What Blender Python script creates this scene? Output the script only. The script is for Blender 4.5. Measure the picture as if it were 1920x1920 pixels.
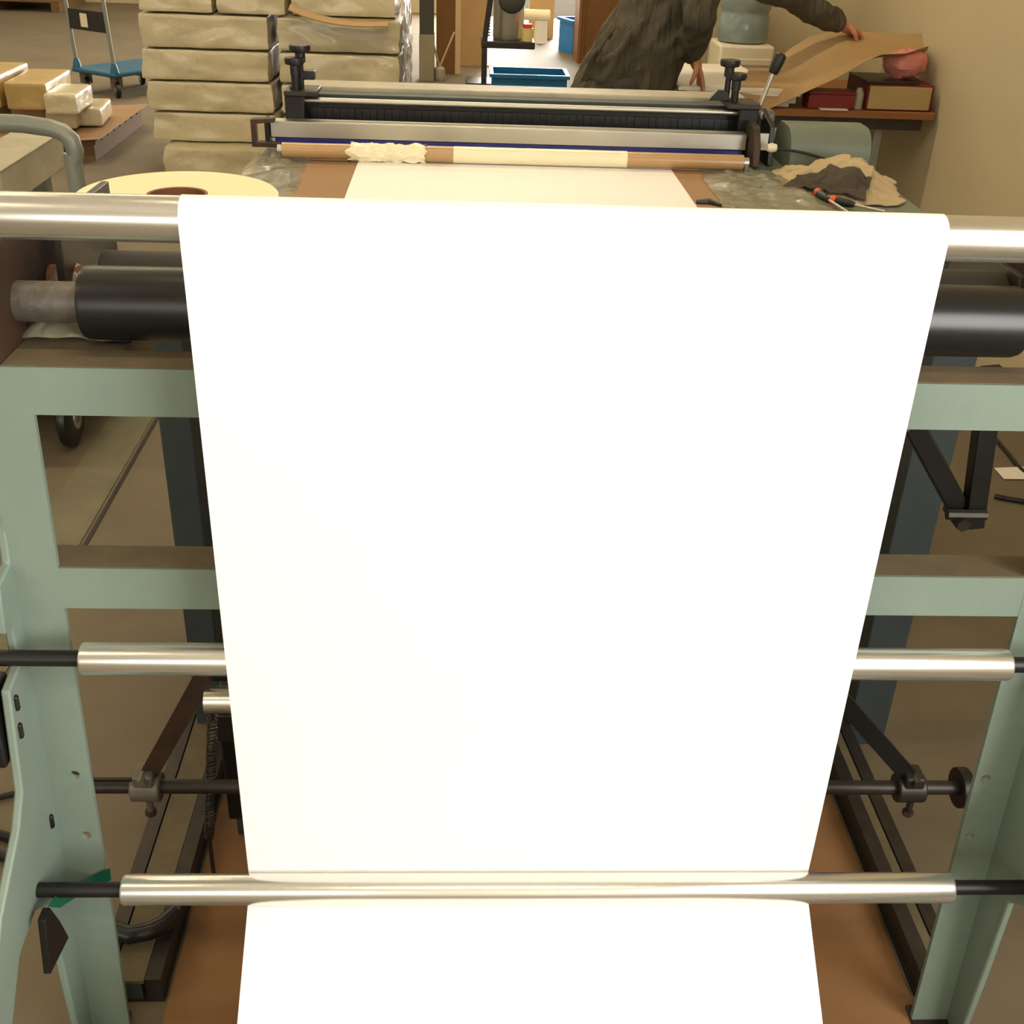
import bpy, bmesh, math, random
from mathutils import Vector, Matrix, noise
random.seed(7)
scene = bpy.context.scene
for o in list(bpy.data.objects): bpy.data.objects.remove(o)
C = bpy.context.scene.collection

# ------------------------------------------------------------------ camera
F = 2141.0; H = 1.68
_Y = Vector((-85, 1196, F)).normalized()
_Z = Vector((150, 3833, -F)); _Z = (_Z - _Z.dot(_Y) * _Y).normalized()
_X = -_Y.cross(_Z)
CAM = Vector((0, 0, H))
def ray(px, py):
    c = Vector((px - 960, 960 - py, F)) / F
    return Vector((_X.dot(c), _Y.dot(c), _Z.dot(c)))
def PY(px, py, y): r = ray(px, py); return CAM + r * (y / r.y)          # point on the plane y = const
def PZ(px, py, z): r = ray(px, py); return CAM + r * ((z - H) / r.z)    # point at height z
def PX(px, py, x): r = ray(px, py); return CAM + r * (x / r.x)          # point on the plane x = const
cd = bpy.data.cameras.new('camera'); cam = bpy.data.objects.new('camera', cd); C.objects.link(cam)
cd.sensor_width = 36; cd.lens = F / 1920 * 36; cd.clip_start = 0.02; cd.clip_end = 200
right = Vector((_X[0], _Y[0], _Z[0])); up = Vector((_X[1], _Y[1], _Z[1])); back = -Vector((_X[2], _Y[2], _Z[2]))
M4 = Matrix((right, up, back)).transposed().to_4x4(); M4.translation = CAM
cam.matrix_world = M4
scene.camera = cam
scene.view_settings.view_transform = 'Standard'; scene.view_settings.look = 'None'
scene.view_settings.exposure = 0.0; scene.view_settings.gamma = 1.0
scene.view_settings.use_curve_mapping = False

# ------------------------------------------------------------------ world and large lights
XW = 2.05            # right wall plane
Y_REAR = -3.2        # wall behind the camera
w = bpy.data.worlds.new('world'); scene.world = w; w.use_nodes = True
w.node_tree.nodes['Background'].inputs[0].default_value = (1.0, 0.97, 0.9, 1)
w.node_tree.nodes['Background'].inputs[1].default_value = 2.5
def area(name, loc, rot, sx, sy, power, col):
    l = bpy.data.lights.new(name, 'AREA'); l.shape = 'RECTANGLE'; l.size = sx; l.size_y = sy
    l.energy = power; l.color = col
    o = bpy.data.objects.new(name, l); C.objects.link(o); o.location = loc; o.rotation_euler = rot
    return o
# daylight through the window in the right wall, beside and behind the camera
area('window_daylight', (XW - 0.03, -1.05, 1.95), (0, math.radians(90), 0), 1.7, 2.7, 150, (1.0, 0.97, 0.93))
# weak lamp at an added rear window, gives the rollers a pale reflection
area('roller_reflection_lamp', (-2.9, Y_REAR + .03, 2.0), (math.radians(90), 0, 0), 2.9, 1.6, 24, (1.0, 0.98, 0.95))
# daylight through the far doorway
area('doorway_daylight', (1.1, 16.9, 1.3), (math.radians(-90), 0, 0), 1.9, 2.4, 800, (1.0, 0.96, 0.88))

# ------------------------------------------------------------------ materials
def lin(c):
    return tuple((v / 255 / 12.92) if v / 255 <= 0.04045 else ((v / 255 + 0.055) / 1.055) ** 2.4 for v in c)
MATS = {}
def mat(name, col, rough=0.6, metal=0.0, var=None, bump=None, coat=0.0, alpha=1.0, emit=0.0, trans=0.0, stretch=None, col2=None, ior=1.5):
    """col sRGB 0-255; var=(scale, amount) colour variation; bump=(scale, strength)"""
    m = bpy.data.materials.new(name); m.use_nodes = True; nt = m.node_tree; b = nt.nodes['Principled BSDF']
    c = (*lin(col), 1)
    b.inputs['Base Color'].default_value = c; b.inputs['Roughness'].default_value = rough; b.inputs['Metallic'].default_value = metal
    b.inputs['IOR'].default_value = ior
    if coat: b.inputs['Coat Weight'].default_value = coat; b.inputs['Coat Roughness'].default_value = 0.15
    if alpha < 1: b.inputs['Alpha'].default_value = alpha
    if trans: b.inputs['Transmission Weight'].default_value = trans
    if emit: b.inputs['Emission Color'].default_value = c; b.inputs['Emission Strength'].default_value = emit
    if var or bump:
        tc = nt.nodes.new('ShaderNodeTexCoord'); mp = nt.nodes.new('ShaderNodeMapping'); nt.links.new(tc.outputs['Object'], mp.inputs[0])
        if stretch: mp.inputs['Scale'].default_value = stretch
    if var:
        n = nt.nodes.new('ShaderNodeTexNoise'); n.inputs['Scale'].default_value = var[0]; n.inputs['Detail'].default_value = 6; n.inputs['Roughness'].default_value = 0.65
        nt.links.new(mp.outputs[0], n.inputs['Vector'])
        r = nt.nodes.new('ShaderNodeValToRGB'); a = var[1]
        d = lin(col2) if col2 else tuple(v * (1 - a) for v in c[:3])
        e = tuple(min(1, v * (1 + a)) for v in c[:3]) if not col2 else c[:3]
        r.color_ramp.elements[0].position = 0.3; r.color_ramp.elements[1].position = 0.7
        r.color_ramp.elements[0].color = (*d, 1); r.color_ramp.elements[1].color = (*e, 1)
        nt.links.new(n.outputs['Fac'], r.inputs[0]); nt.links.new(r.outputs[0], b.inputs['Base Color'])
    if bump:
        n2 = nt.nodes.new('ShaderNodeTexNoise'); n2.inputs['Scale'].default_value = bump[0]; n2.inputs['Detail'].default_value = 5
        nt.links.new(mp.outputs[0], n2.inputs['Vector'])
        bp = nt.nodes.new('ShaderNodeBump'); bp.inputs['Strength'].default_value = bump[1]; bp.inputs['Distance'].default_value = 0.02
        nt.links.new(n2.outputs['Fac'], bp.inputs['Height']); nt.links.new(bp.outputs[0], b.inputs['Normal'])
    MATS[name] = m; return m
mat('concrete', (110, 99, 79), 0.75, var=(1.6, 0.16), bump=(30, 0.08))
mat('wall_paint', (196, 183, 150), 0.8, var=(0.8, 0.05))
mat('wall_white', (226, 222, 210), 0.8, var=(0.8, 0.03))
mat('ceiling_paint', (222, 217, 204), 0.9, var=(1, 0.04))
mat('stripe_paint', (110, 105, 82), 0.7, var=(6, 0.18))
mat('machine_green', (122, 138, 127), 0.5, var=(5, 0.07), bump=(80, 0.03))
mat('machine_dusty', (104, 92, 70), 0.75, var=(14, 0.18))
mat('slate_blue', (56, 66, 67), 0.55, var=(8, 0.12))
mat('motor_green', (108, 118, 104), 0.5, var=(6, 0.08))
mat('aluminium', (236, 234, 228), 0.25, 0.92, var=(3, 0.04), stretch=(0.3, 20, 20))
mat('alu_dull', (190, 188, 178), 0.42, 1.0, var=(8, 0.06))
mat('steel_dark', (62, 58, 54), 0.45, 0.6, var=(20, 0.2))
mat('steel_black', (30, 29, 28), 0.42, 0.3, var=(15, 0.2))
mat('steel_grey', (118, 112, 104), 0.5, 0.5, var=(25, 0.25), bump=(60, 0.15))
mat('steel_rust', (54, 45, 38), 0.6, 0.3, var=(12, 0.35), col2=(84, 58, 42))
mat('rubber', (27, 27, 28), 0.33, var=(10, 0.15))
mat('rubber_matt', (44, 41, 36), 0.6, var=(14, 0.2))
mat('core_brown', (122, 78, 50), 0.7, var=(10, 0.15))
mat('web_paper', (246, 245, 243), 0.5, var=(2, 0.008))
mat('cream_paper', (244, 232, 190), 0.6, var=(3, 0.03))
mat('white_paper', (226, 220, 208), 0.7, var=(3, 0.04))
mat('kraft', (154, 120, 84), 0.75, var=(6, 0.07))
mat('kraft_light', (166, 136, 94), 0.7, var=(4, 0.08), bump=(8, 0.08))
mat('cardboard', (142, 104, 68), 0.8, var=(5, 0.08))
mat('wrap', (200, 189, 156), 0.34, var=(5, 0.05), bump=(11, 0.7), coat=0.6)
mat('wrap_yellow', (176, 150, 92), 0.4, var=(6, 0.12), bump=(14, 0.3), coat=0.3)
mat('film', (176, 172, 148), 0.2, alpha=0.42, bump=(26, 0.8), coat=0.7)
mat('film_stack', (198, 190, 160), 0.18, alpha=0.55, bump=(26, 0.9), coat=1.0)
mat('tape_tan', (180, 144, 98), 0.35, var=(8, 0.08), coat=0.5)
mat('tape_cream', (240, 230, 196), 0.35, var=(8, 0.03), coat=0.4)
mat('blue_stripe', (28, 36, 120), 0.4)
mat('blue_plastic', (0, 96, 150), 0.45, var=(4, 0.08))
mat('blue_bright', (0, 130, 214), 0.45, var=(4, 0.06))
mat('trolley_blue', (30, 92, 126), 0.5, var=(5, 0.12))
mat('tube_grey', (136, 140, 130), 0.4, 0.2, var=(10, 0.08))
mat('bench_metal', (166, 160, 138), 0.55, 0.1, var=(7, 0.18), bump=(30, 0.1))
mat('wood_pallet', (110, 84, 52), 0.8, var=(8, 0.25), stretch=(1, 8, 8))
mat('brown_board', (118, 80, 40), 0.7, var=(5, 0.1))
mat('desk_wood', (142, 92, 52), 0.6, var=(6, 0.12), stretch=(1, 6, 6))
mat('tan_panel', (190, 156, 110), 0.75, var=(3, 0.07))
mat('light_edge', (214, 184, 138), 0.7)
mat('pillar_dark', (62, 62, 56), 0.6, var=(4, 0.1))
mat('pillar_grey', (138, 130, 108), 0.6, var=(4, 0.1))
mat('jacket', (74, 68, 54), 0.9, var=(14, 0.14), bump=(50, 0.25))
nt_ = MATS['jacket'].node_tree
mp_ = nt_.nodes.new('ShaderNodeMapping'); mp_.inputs['Rotation'].default_value = (0, math.radians(-38), 0); mp_.inputs['Scale'].default_value = (14, 5, 2.2)
nn_ = nt_.nodes.new('ShaderNodeTexNoise'); nn_.inputs['Scale'].default_value = 1.4; nn_.inputs['Detail'].default_value = 3
tc_ = nt_.nodes.new('ShaderNodeTexCoord'); nt_.links.new(tc_.outputs['Object'], mp_.inputs[0]); nt_.links.new(mp_.outputs[0], nn_.inputs['Vector'])
bp_ = nt_.nodes.new('ShaderNodeBump'); bp_.inputs['Strength'].default_value = .9; bp_.inputs['Distance'].default_value = .07
nt_.links.new(nn_.outputs['Fac'], bp_.inputs['Height'])
old_ = [n for n in nt_.nodes if n.type == 'BUMP' and n != bp_][0]; nt_.links.new(old_.outputs[0], bp_.inputs['Normal'])
nt_.links.new(bp_.outputs[0], nt_.nodes['Principled BSDF'].inputs['Normal'])
mat('trousers', (56, 52, 46), 0.9, var=(10, 0.12), bump=(40, 0.2))
mat('skin', (186, 128, 92), 0.55, var=(12, 0.06))
mat('hair', (24, 20, 17), 0.6)
mat('dark_red', (112, 26, 20), 0.5, var=(6, 0.1))
mat('red', (116, 28, 24), 0.5, var=(6, 0.1))
mat('pink_bag', (238, 146, 142), 0.35, alpha=0.68, var=(7, 0.12), bump=(14, 0.5), coat=0.4)
mat('clear_bag', (214, 170, 150), 0.25, alpha=0.22, bump=(16, 0.6), coat=0.5)
mat('box_cream', (176, 154, 104), 0.7, var=(4, 0.04))
mat('water_blue', (140, 156, 156), 0.15, alpha=0.85, var=(3, 0.05), coat=0.5)
mat('white_plastic', (224, 216, 192), 0.45, var=(3, 0.03))
mat('cloth_beige', (186, 166, 130), 0.95, var=(7, 0.1), bump=(60, 0.3))
mat('cloth_dark', (78, 68, 56), 0.95, var=(7, 0.2), bump=(60, 0.3))
mat('orange', (206, 84, 44), 0.45)
mat('black_plastic', (24, 24, 25), 0.4)
mat('green_tape', (0, 92, 66), 0.4)
mat('red_lid', (214, 60, 48), 0.4)
mat('pale_yellow', (226, 204, 132), 0.5)
mat('glass', (235, 240, 240), 0.05, alpha=0.12)
mat('lamp_tube', (255, 236, 196), 0.5, emit=14)

# ------------------------------------------------------------------ mesh helpers
class MB:
    def __init__(s): s.bm = bmesh.new()
    def box(s, c, d, rot=None, taper=1.0):
        m = Matrix.Translation(Vector(c)) @ ((rot.to_4x4() if rot else Matrix()) @ Matrix.Diagonal((d[0], d[1], d[2], 1)))
        r = bmesh.ops.create_cube(s.bm, size=1, matrix=m)
        return s
    def bb(s, x0, x1, y0, y1, z0, z1):
        return s.box(((x0 + x1) / 2, (y0 + y1) / 2, (z0 + z1) / 2), (abs(x1 - x0), abs(y1 - y0), abs(z1 - z0)))
    def bar(s, a, b, w_, t, upv=(0, 0, 1)):
        a, b = Vector(a), Vector(b); d = (b - a); L = d.length; d.normalize(); u = Vector(upv)
        if abs(d.dot(u)) > 0.95: u = Vector((0, 1, 0))
        sx = d.cross(u).normalized(); u2 = sx.cross(d)
        rot = Matrix((sx, d, u2)).transposed()
        return s.box((a + b) / 2, (w_, L, t), rot)
    def cyl(s, a, b, r0, r1=None, n=24, cap=True):
        a, b = Vector(a), Vector(b); r1 = r0 if r1 is None else r1; d = b - a
        q = d.to_track_quat('Z', 'Y').to_matrix().to_4x4()
        bmesh.ops.create_cone(s.bm, cap_ends=cap, cap_tris=False, segments=n, radius1=r0, radius2=r1, depth=d.length, matrix=Matrix.Translation((a + b) / 2) @ q)
        return s
    def sph(s, c, r, sc=(1, 1, 1), n=16):
        bmesh.ops.create_uvsphere(s.bm, u_segments=n, v_segments=max(6, n // 2), radius=r, matrix=Matrix.Translation(Vector(c)) @ Matrix.Diagonal((*sc, 1)))
        return s
    def lathe(s, prof, c=(0, 0, 0), axis='Z', n=40):
        c = Vector(c); rings = []
        for r, h in prof:
            ring = []
            for i in range(n):
                a = 2 * math.pi * i / n; x, y = r * math.cos(a), r * math.sin(a)
                v = {'Z': (x, y, h), 'X': (h, x, y), 'Y': (y, h, x)}[axis]
                ring.append(s.bm.verts.new(c + Vector(v)))
            rings.append(ring)
        for k in range(len(rings) - 1):
            for i in range(n):
                j = (i + 1) % n
                try: s.bm.faces.new((rings[k][i], rings[k][j], rings[k + 1][j], rings[k + 1][i]))
                except ValueError: pass
        return s
    def tube(s, pts, r, n=10):
        pts = [Vector(p) for p in pts]; rings = []; u = None
        for i, p in enumerate(pts):
            d = (pts[min(i + 1, len(pts) - 1)] - pts[max(i - 1, 0)]).normalized()
            if u is None:
                u = Vector((0, 0, 1)) if abs(d.z) < 0.9 else Vector((0, 1, 0))
            u = (u - u.dot(d) * d).normalized(); v = d.cross(u)
            rr = r[i] if isinstance(r, (list, tuple)) else r
            rings.append([s.bm.verts.new(p + (u * math.cos(2 * math.pi * k / n) + v * math.sin(2 * math.pi * k / n)) * rr) for k in range(n)])
        for a, b in zip(rings, rings[1:]):
            for k in range(n): s.bm.faces.new((a[k], a[(k + 1) % n], b[(k + 1) % n], b[k]))
        s.bm.faces.new(rings[0][::-1]); s.bm.faces.new(rings[-1])
        return s
    def plate(s, outline, holes, plane, at, th):
        """outline / holes: 2-D loops; plane 'XZ' (extrude along +y) or 'YZ' (extrude along +x)"""
        def P3(p): return Vector((p[0], at, p[1])) if plane == 'XZ' else Vector((at, p[0], p[1])) if plane == 'YZ' else Vector((p[0], p[1], at))
        b2 = bmesh.new(); es = []
        for lp in [outline] + holes:
            vs = [b2.verts.new(P3(p)) for p in lp]
            for i in range(len(vs)): es.append(b2.edges.new((vs[i], vs[(i + 1) % len(vs)])))
        nrm = {'XZ': (0, 1, 0), 'YZ': (1, 0, 0), 'XY': (0, 0, 1)}[plane]
        bmesh.ops.triangle_fill(b2, use_beauty=True, edges=es, normal=nrm)
        ex = bmesh.ops.extrude_face_region(b2, geom=list(b2.faces))
        bmesh.ops.translate(b2, verts=[v for v in ex['geom'] if isinstance(v, bmesh.types.BMVert)], vec=Vector(nrm) * th)
        bmesh.ops.recalc_face_normals(b2, faces=list(b2.faces))
        me = bpy.data.meshes.new('tmp'); b2.to_mesh(me); b2.free(); s.bm.from_mesh(me); bpy.data.meshes.remove(me)
        return s
    def grid(s, nx, ny, fn):
        vs = [[s.bm.verts.new(Vector(fn(i / nx, j / ny))) for j in range(ny + 1)] for i in range(nx + 1)]
        for i in range(nx):
            for j in range(ny): s.bm.faces.new((vs[i][j], vs[i + 1][j], vs[i + 1][j + 1], vs[i][j + 1]))
        return s
    def build(s, name, m, parent=None, bevel=0.0, smooth=True, solid=0.0, seg=2, fix=True):
        if fix: bmesh.ops.recalc_face_normals(s.bm, faces=list(s.bm.faces))
        me = bpy.data.meshes.new(name); s.bm.to_mesh(me); s.bm.free()
        me.materials.append(MATS[m])
        o = bpy.data.objects.new(name, me); C.objects.link(o)
        if parent is not None:
            o.parent = parent; q = parent; mw = parent.matrix_basis.copy()
            while q.parent is not None: mw = q.parent.matrix_basis @ q.matrix_parent_inverse @ mw; q = q.parent
            o.matrix_parent_inverse = mw.inverted()
        if smooth:
            me.polygons.foreach_set('use_smooth', [True] * len(me.polygons))
            me.set_sharp_from_angle(angle=math.radians(38))
        if solid:
            md = o.modifiers.new('solid', 'SOLIDIFY'); md.thickness = solid; md.offset = 0
            md = o.modifiers.new('split', 'EDGE_SPLIT'); md.split_angle = math.radians(50); md.use_edge_sharp = False
        if bevel:
            md = o.modifiers.new('bevel', 'BEVEL'); md.width = bevel; md.segments = seg; md.limit_method = 'ANGLE'; md.angle_limit = math.radians(40); md.harden_normals = False
        return o
def circ(cx, cz, r, n=14): return [(cx + r * math.cos(2 * math.pi * i / n), cz + r * math.sin(2 * math.pi * i / n)) for i in range(n)]
def tag(o, label=None, cat=None, group=None, kind=None):
    if label: o['label'] = label
    if cat: o['category'] = cat
    if group: o['group'] = group
    if kind: o['kind'] = kind
    return o
def thing(name, loc, label, cat, group=None):
    o = bpy.data.objects.new(name, None); o.empty_display_size = 0.05; C.objects.link(o); o.location = loc
    o.matrix_basis = Matrix.Translation(Vector(loc))
    return tag(o, label, cat, group)
def shear(o, fn):
    for v in o.data.vertices: v.co = Vector(fn(v.co))
    return o
def copy_tree(o, loc, rotz=None, label=None):
    r = o.copy(); C.objects.link(r); r.location = loc
    if rotz is not None: r.rotation_euler.z = rotz
    if label: r['label'] = label
    for ch in o.children:
        c = ch.copy(); C.objects.link(c); c.parent = r
        for g in ch.children:
            d = g.copy(); C.objects.link(d); d.parent = c
    return r
def nz(p, s=1.0, seed=0.0): return noise.noise(Vector(p) * s + Vector((seed, seed * 1.7, seed * 0.3)))

# ------------------------------------------------------------------ the hall
X0, X1, Y0, Y1, ZC = -7.5, XW, -3.2, 17.0, 4.6
def struct(o): return tag(o, kind='structure')
struct(MB().bb(X0 - .2, 5.0, Y0 - .2, Y1 + 6, -0.1, 0.0).build('floor', 'concrete', smooth=False))
struct(MB().bb(X0, 5.0, Y0, Y1, ZC, ZC + .1).build('ceiling', 'ceiling_paint', smooth=False))
struct(MB().bb(X0 - .15, X0, Y0, Y1, 0, ZC).build('wall_left', 'wall_white', smooth=False))
RW = [(-4.35, 1.2), (-1.45, 1.2), (-1.45, 2.8), (-4.35, 2.8)]
struct(MB().plate([(X0, 0), (XW + .15, 0), (XW + .15, ZC), (X0, ZC)], [RW], 'XZ', Y0 - .15, .15).build('wall_rear', 'wall_white', smooth=False))
wn2 = struct(MB().plate(RW, [[(-4.3 + k * .96, 1.25), (-3.42 + k * .96, 1.25), (-3.42 + k * .96, 2.75), (-4.3 + k * .96, 2.75)] for k in range(3)], 'XZ', Y0 - .11, .05).build('added_rear_window', 'white_plastic', smooth=False))  # added unseen window, put in so the rollers reflect a pale band
for k in range(3): MB().bb(-4.3 + k * .96, -3.42 + k * .96, Y0 - .088, Y0 - .082, 1.25, 2.75).build('pane', 'glass', wn2, smooth=False)
YB = 6.38            # the short back wall behind the work table
# right wall with a window opening (YZ plate)
WY0, WY1, WZ0, WZ1 = -2.4, 0.3, 1.1, 2.8
struct(MB().plate([(Y0, 0), (YB + .15, 0), (YB + .15, ZC), (Y0, ZC)], [[(WY0, WZ0), (WY1, WZ0), (WY1, WZ1), (WY0, WZ1)]], 'YZ', XW, .15).build('wall_right', 'wall_paint', smooth=False))
win = struct(MB().plate([(WY0, WZ0), (WY1, WZ0), (WY1, WZ1), (WY0, WZ1)], [[(WY0 + .05 + k * .88, WZ0 + .05), (WY0 + .05 + k * .88 + .82, WZ0 + .05), (WY0 + .05 + k * .88 + .82, WZ1 - .05), (WY0 + .05 + k * .88, WZ1 - .05)] for k in range(3)], 'YZ', XW + .05, .05).build('window_1', 'white_plastic', smooth=False))
for k in range(3):
    MB().bb(XW + .07, XW + .076, WY0 + .05 + k * .88, WY0 + .05 + k * .88 + .82, WZ0 + .05, WZ1 - .05).build('pane', 'glass', win, smooth=False)
struct(MB().bb(1.16, XW, YB, YB + .15, 0, ZC).build('wall_back', 'wall_paint', smooth=False))
struct(MB().bb(4.85, 5.0, YB, Y1, 0, ZC).build('wall_side', 'wall_paint', smooth=False))
struct(MB().bb(XW, 5.0, YB, YB + .15, 0, ZC).build('wall_return', 'wall_paint', smooth=False))
# far wall with the open doorway
DX0, DX1 = 0.1, 2.3
struct(MB().plate([(X0, 0), (DX0, 0), (DX0, 2.6), (DX1, 2.6), (DX1, 0), (5.0, 0), (5.0, ZC), (X0, ZC)], [], 'XZ', Y1, .15).build('wall_far', 'wall_paint', smooth=False))
# painted line on the floor beside the machine
struct(MB().bb(-1.205, -1.06, 1.2, 6.0, 0.0005, 0.004).build('trim_1', 'stripe_paint', smooth=False))
struct(MB().bb(-1.05, -1.038, 1.2, 6.0, 0.0005, 0.003).build('trim_2', 'steel_dark', smooth=False))

# fluorescent ceiling fittings
def lamp(x, y, z, L, power, label, col=(1.0, 0.83, 0.57)):
    t = thing('ceiling_light', (x, y, z), label, 'ceiling light', 'fluorescent fittings under the ceiling')
    MB().bb(x - L / 2, x + L / 2, y - .07, y + .07, z, z + .06).build('housing', 'white_plastic', t, bevel=.004)
    for s in (-.035, .035):
        MB().cyl((x - L / 2 + .03, y + s, z - .018), (x + L / 2 - .03, y + s, z - .018), .015, n=10).build('tube', 'lamp_tube', t)
    MB().cyl((x, y, z + .06), (x, y, ZC), .008, n=8).build('hanger', 'steel_grey', t)
    l = area('ceiling_light_glow', (x, y, z - .05), (0, 0, 0), L, .12, power, col); l.parent = t; l.matrix_parent_inverse = t.matrix_basis.inverted()
    return t
LL = 'white twin-tube fluorescent fitting hung under the hall ceiling'
for (x, y) in [(-.2, -1.2), (-.2, 1.9), (-.2, 5.0), (-.2, 8.6), (-4, .5), (-4, 4.5), (-4, 8.6), (-4, 12.6), (-.2, 12.6)]:
    lamp(x, y, 3.9, 2.4, 14 if y < 3 and x < -1 else 16 if y < 0 else 14 if y < 3 else 28 if x < -1 and y < 5 else 45, LL)

# ------------------------------------------------------------------ near machine frame
YF = 1.245; YWEB0 = 1.17
ZT1, ZT0 = PY(960, 706, YF).z, PY(960, 793, YF).z
ZB1, ZB0 = PY(960, 1075, YF).z, PY(960, 1148, YF).z
XLI, XRI = -.498, .742
fr = thing('machine_frame', (.12, 1.5, 0), 'pale green welded steel frame standing behind the white paper web', 'machine frame')
def splayL(co): return (co.x - .030 * max(0, 1.0 - co.z), co.y, co.z)
def splayR(co): return (co.x + .036 * max(0, 1.0 - co.z), co.y, co.z)
def channel(z0, z1, name):
    m = MB().bb(XLI - .03, XRI + .03, YF + .0005, YF + .006, z0, z1)
    m.bb(XLI - .01, XRI + .01, YF + .006, YF + .055, z1 - .006, z1)
    m.bb(XLI - .01, XRI + .01, YF + .006, YF + .055, z0, z0 + .006)
    o = m.build(name, 'machine_green', fr)
    # dusty film lying on the upper flange
    MB().bb(XLI - .03, XRI + .03, YF + .003, YF + .056, z1 + .0004, z1 + .0014).build('dust_layer', 'machine_dusty', o, smooth=False)
    return o
channel(ZT0, ZT1, 'top_rail'); channel(ZB0, ZB1, 'lower_rail')
LW = .06
def holes_at(pts): return [circ(p.x, p.z, .0075) for p in pts]
hl = [PY(140, 1453, YF), PY(161, 1566, YF)]; hr = [PY(1848, 1460, YF), PY(1818, 1568, YF)]
for s in (-1, 1):
    xi = XLI if s < 0 else XRI
    xo = xi + s * LW
    sp = splayL if s < 0 else splayR
    k = .030 if s < 0 else .036
    hs = [circ(p.x - s * k * (1.0 - p.z), p.z, .0075) for p in (hl if s < 0 else hr)]
    o = MB().plate([(xi, .012), (xo, .012), (xo, ZT1 + (.0)), (xi, ZT1)] if s < 0 else [(xo, .012), (xi, .012), (xi, ZT1), (xo, ZT1)], hs, 'XZ', YF, .008).build('leg', 'machine_green', fr)
    shear(o, sp)
    # side plate running towards the camera with the flared front foot
    pl = [(YF + .006, 1.02), (YF - .004, .905), (YF - .045, .900), (1.192, .83), (1.216, .825), (1.216, .765), (1.174, .755), (1.158, .60), (1.128, .562),
          (1.035, .50), (.93, .36), (.84, .012), (.93, .012), (1.00, .33), (1.06, .40), (1.13, .41), (1.175, .37), (1.185, .20), (1.20, .012), (YF + .006, .012)]
    o2 = MB().plate(pl, [], 'YZ', xo - (.012 if s < 0 else 0.0), .012).build('side_plate', 'machine_green', fr, bevel=.003)
    shear(o2, sp)
    # slots in the side plate are small dark recess pads
    # adjustable foot pad
    b = MB().bb(xo - .045 if s < 0 else xi + .035, xi - .035 if s < 0 else xo + .045, YF - .05, YF + .03, 0, .012).build('foot_pad', 'steel_dark', fr, bevel=.002)
    # side rail along the top, running back to the rear leg
    xr0, xr1 = (xo, -.405) if s < 0 else (.86, .96)
    sr = MB().bb(xr0, xr1, YF + .055, 2.02, ZT1 - .05, ZT1 - .001).build('side_rail', 'machine_dusty', fr)
    # rear leg of the green frame, shadow put into its dark teal colour
    xl = -.56 if s < 0 else .875
    MB().bb(xl, xl + (.06 if s < 0 else .085), 1.96, 2.02, .0, ZT1 - .05).build('rear_leg', 'slate_blue', fr, bevel=.003)
# punched slots on the left plate
for (px, py) in [(46, 1318), (55, 1370), (120, 1540)]:
    p = PX(px, py, -.555)
    b = MB().bb(p.x - .012, p.x + .0016, p.y - .004, p.y + .004, p.z - .012, p.z + .012).build('slot_mark', 'steel_black', fr, bevel=.003)
    shear(b, splayL)
# stiffener and bolts where the frame is braced on the right
a1, a2, a3 = PY(1712, 795, 1.75), PY(1805, 968, 1.75), PY(1850, 700, 1.70)
MB().bar(a1, a2, .035, .03, (0, 1, 0)).build('strut', 'steel_black', fr, bevel=.002)
MB().bar(PY(1862, 690, 1.74), PY(1822, 985, 1.74), .034, .03, (0, 1, 0)).build('strut', 'steel_black', fr, bevel=.002)
pj = PY(1812, 965, 1.72)
MB().cyl(pj + Vector((-.035, 0, 0)), pj + Vector((.035, 0, 0)), .010, n=8).build('bolt', 'steel_dark', fr)
MB().cyl(pj + Vector((-.01, -.02, -.012)), pj + Vector((-.01, .05, -.012)), .012, n=6).build('bolt', 'steel_dark', fr)
# bearing plates carrying the black rollers
for s in (-1, 1):
    xb = -.535 if s < 0 else .765
    MB().plate([(YF + .005, ZT1), (1.56, ZT1), (1.56, ZT1 + .10), (1.47, ZT1 + .135), (YF + .03, ZT1 + .125), (YF + .005, ZT1 + .09)], [], 'YZ', xb - .006, .012).build('bearing_plate', 'steel_rust', fr, bevel=.001)
    hh = .12 if s < 0 else .075
    MB().plate([(1.40, ZT1 + .0), (1.64, ZT1 + .0), (1.64, ZT1 + hh), (1.42, ZT1 + hh + .005)], [], 'YZ', xb + (.03 if s < 0 else -.04), .010).build('bearing_plate', 'steel_dark', fr, bevel=.001)
    # arms that hold the aluminium guide rollers, outside the web
    xs = -.70 if s < 0 else .97
    MB().bar((xs, YF + .03, ZT1 - .04), (xs, 1.194, 1.345), .03, .02).build('roller_bracket', 'steel_dark', fr, bevel=.002)
    MB().bar((xs, YF + .03, ZT1 - .04), (xs, YWEB0 + .021, .775), .03, .016).build('roller_bracket', 'steel_black', fr, bevel=.002)
    MB().bb(min(xs, xo), max(xs, xo), YF + .01, YF + .05, ZT1 - .06, ZT1 - .02).build('bracket_arm', 'machine_green', fr, bevel=.002) if s > 0 else MB().bb(xs, -.558, YF + .01, YF + .05, ZT1 - .06, ZT1 - .02).build('bracket_arm', 'machine_green', fr, bevel=.002)
# dark bracket on the left plate
p = PX(26, 1325, -.585)
MB().bb(-.625, -.583, p.y - .06, p.y, p.z - .055, p.z + .06).build('mount_block', 'steel_black', fr, bevel=.004)

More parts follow.
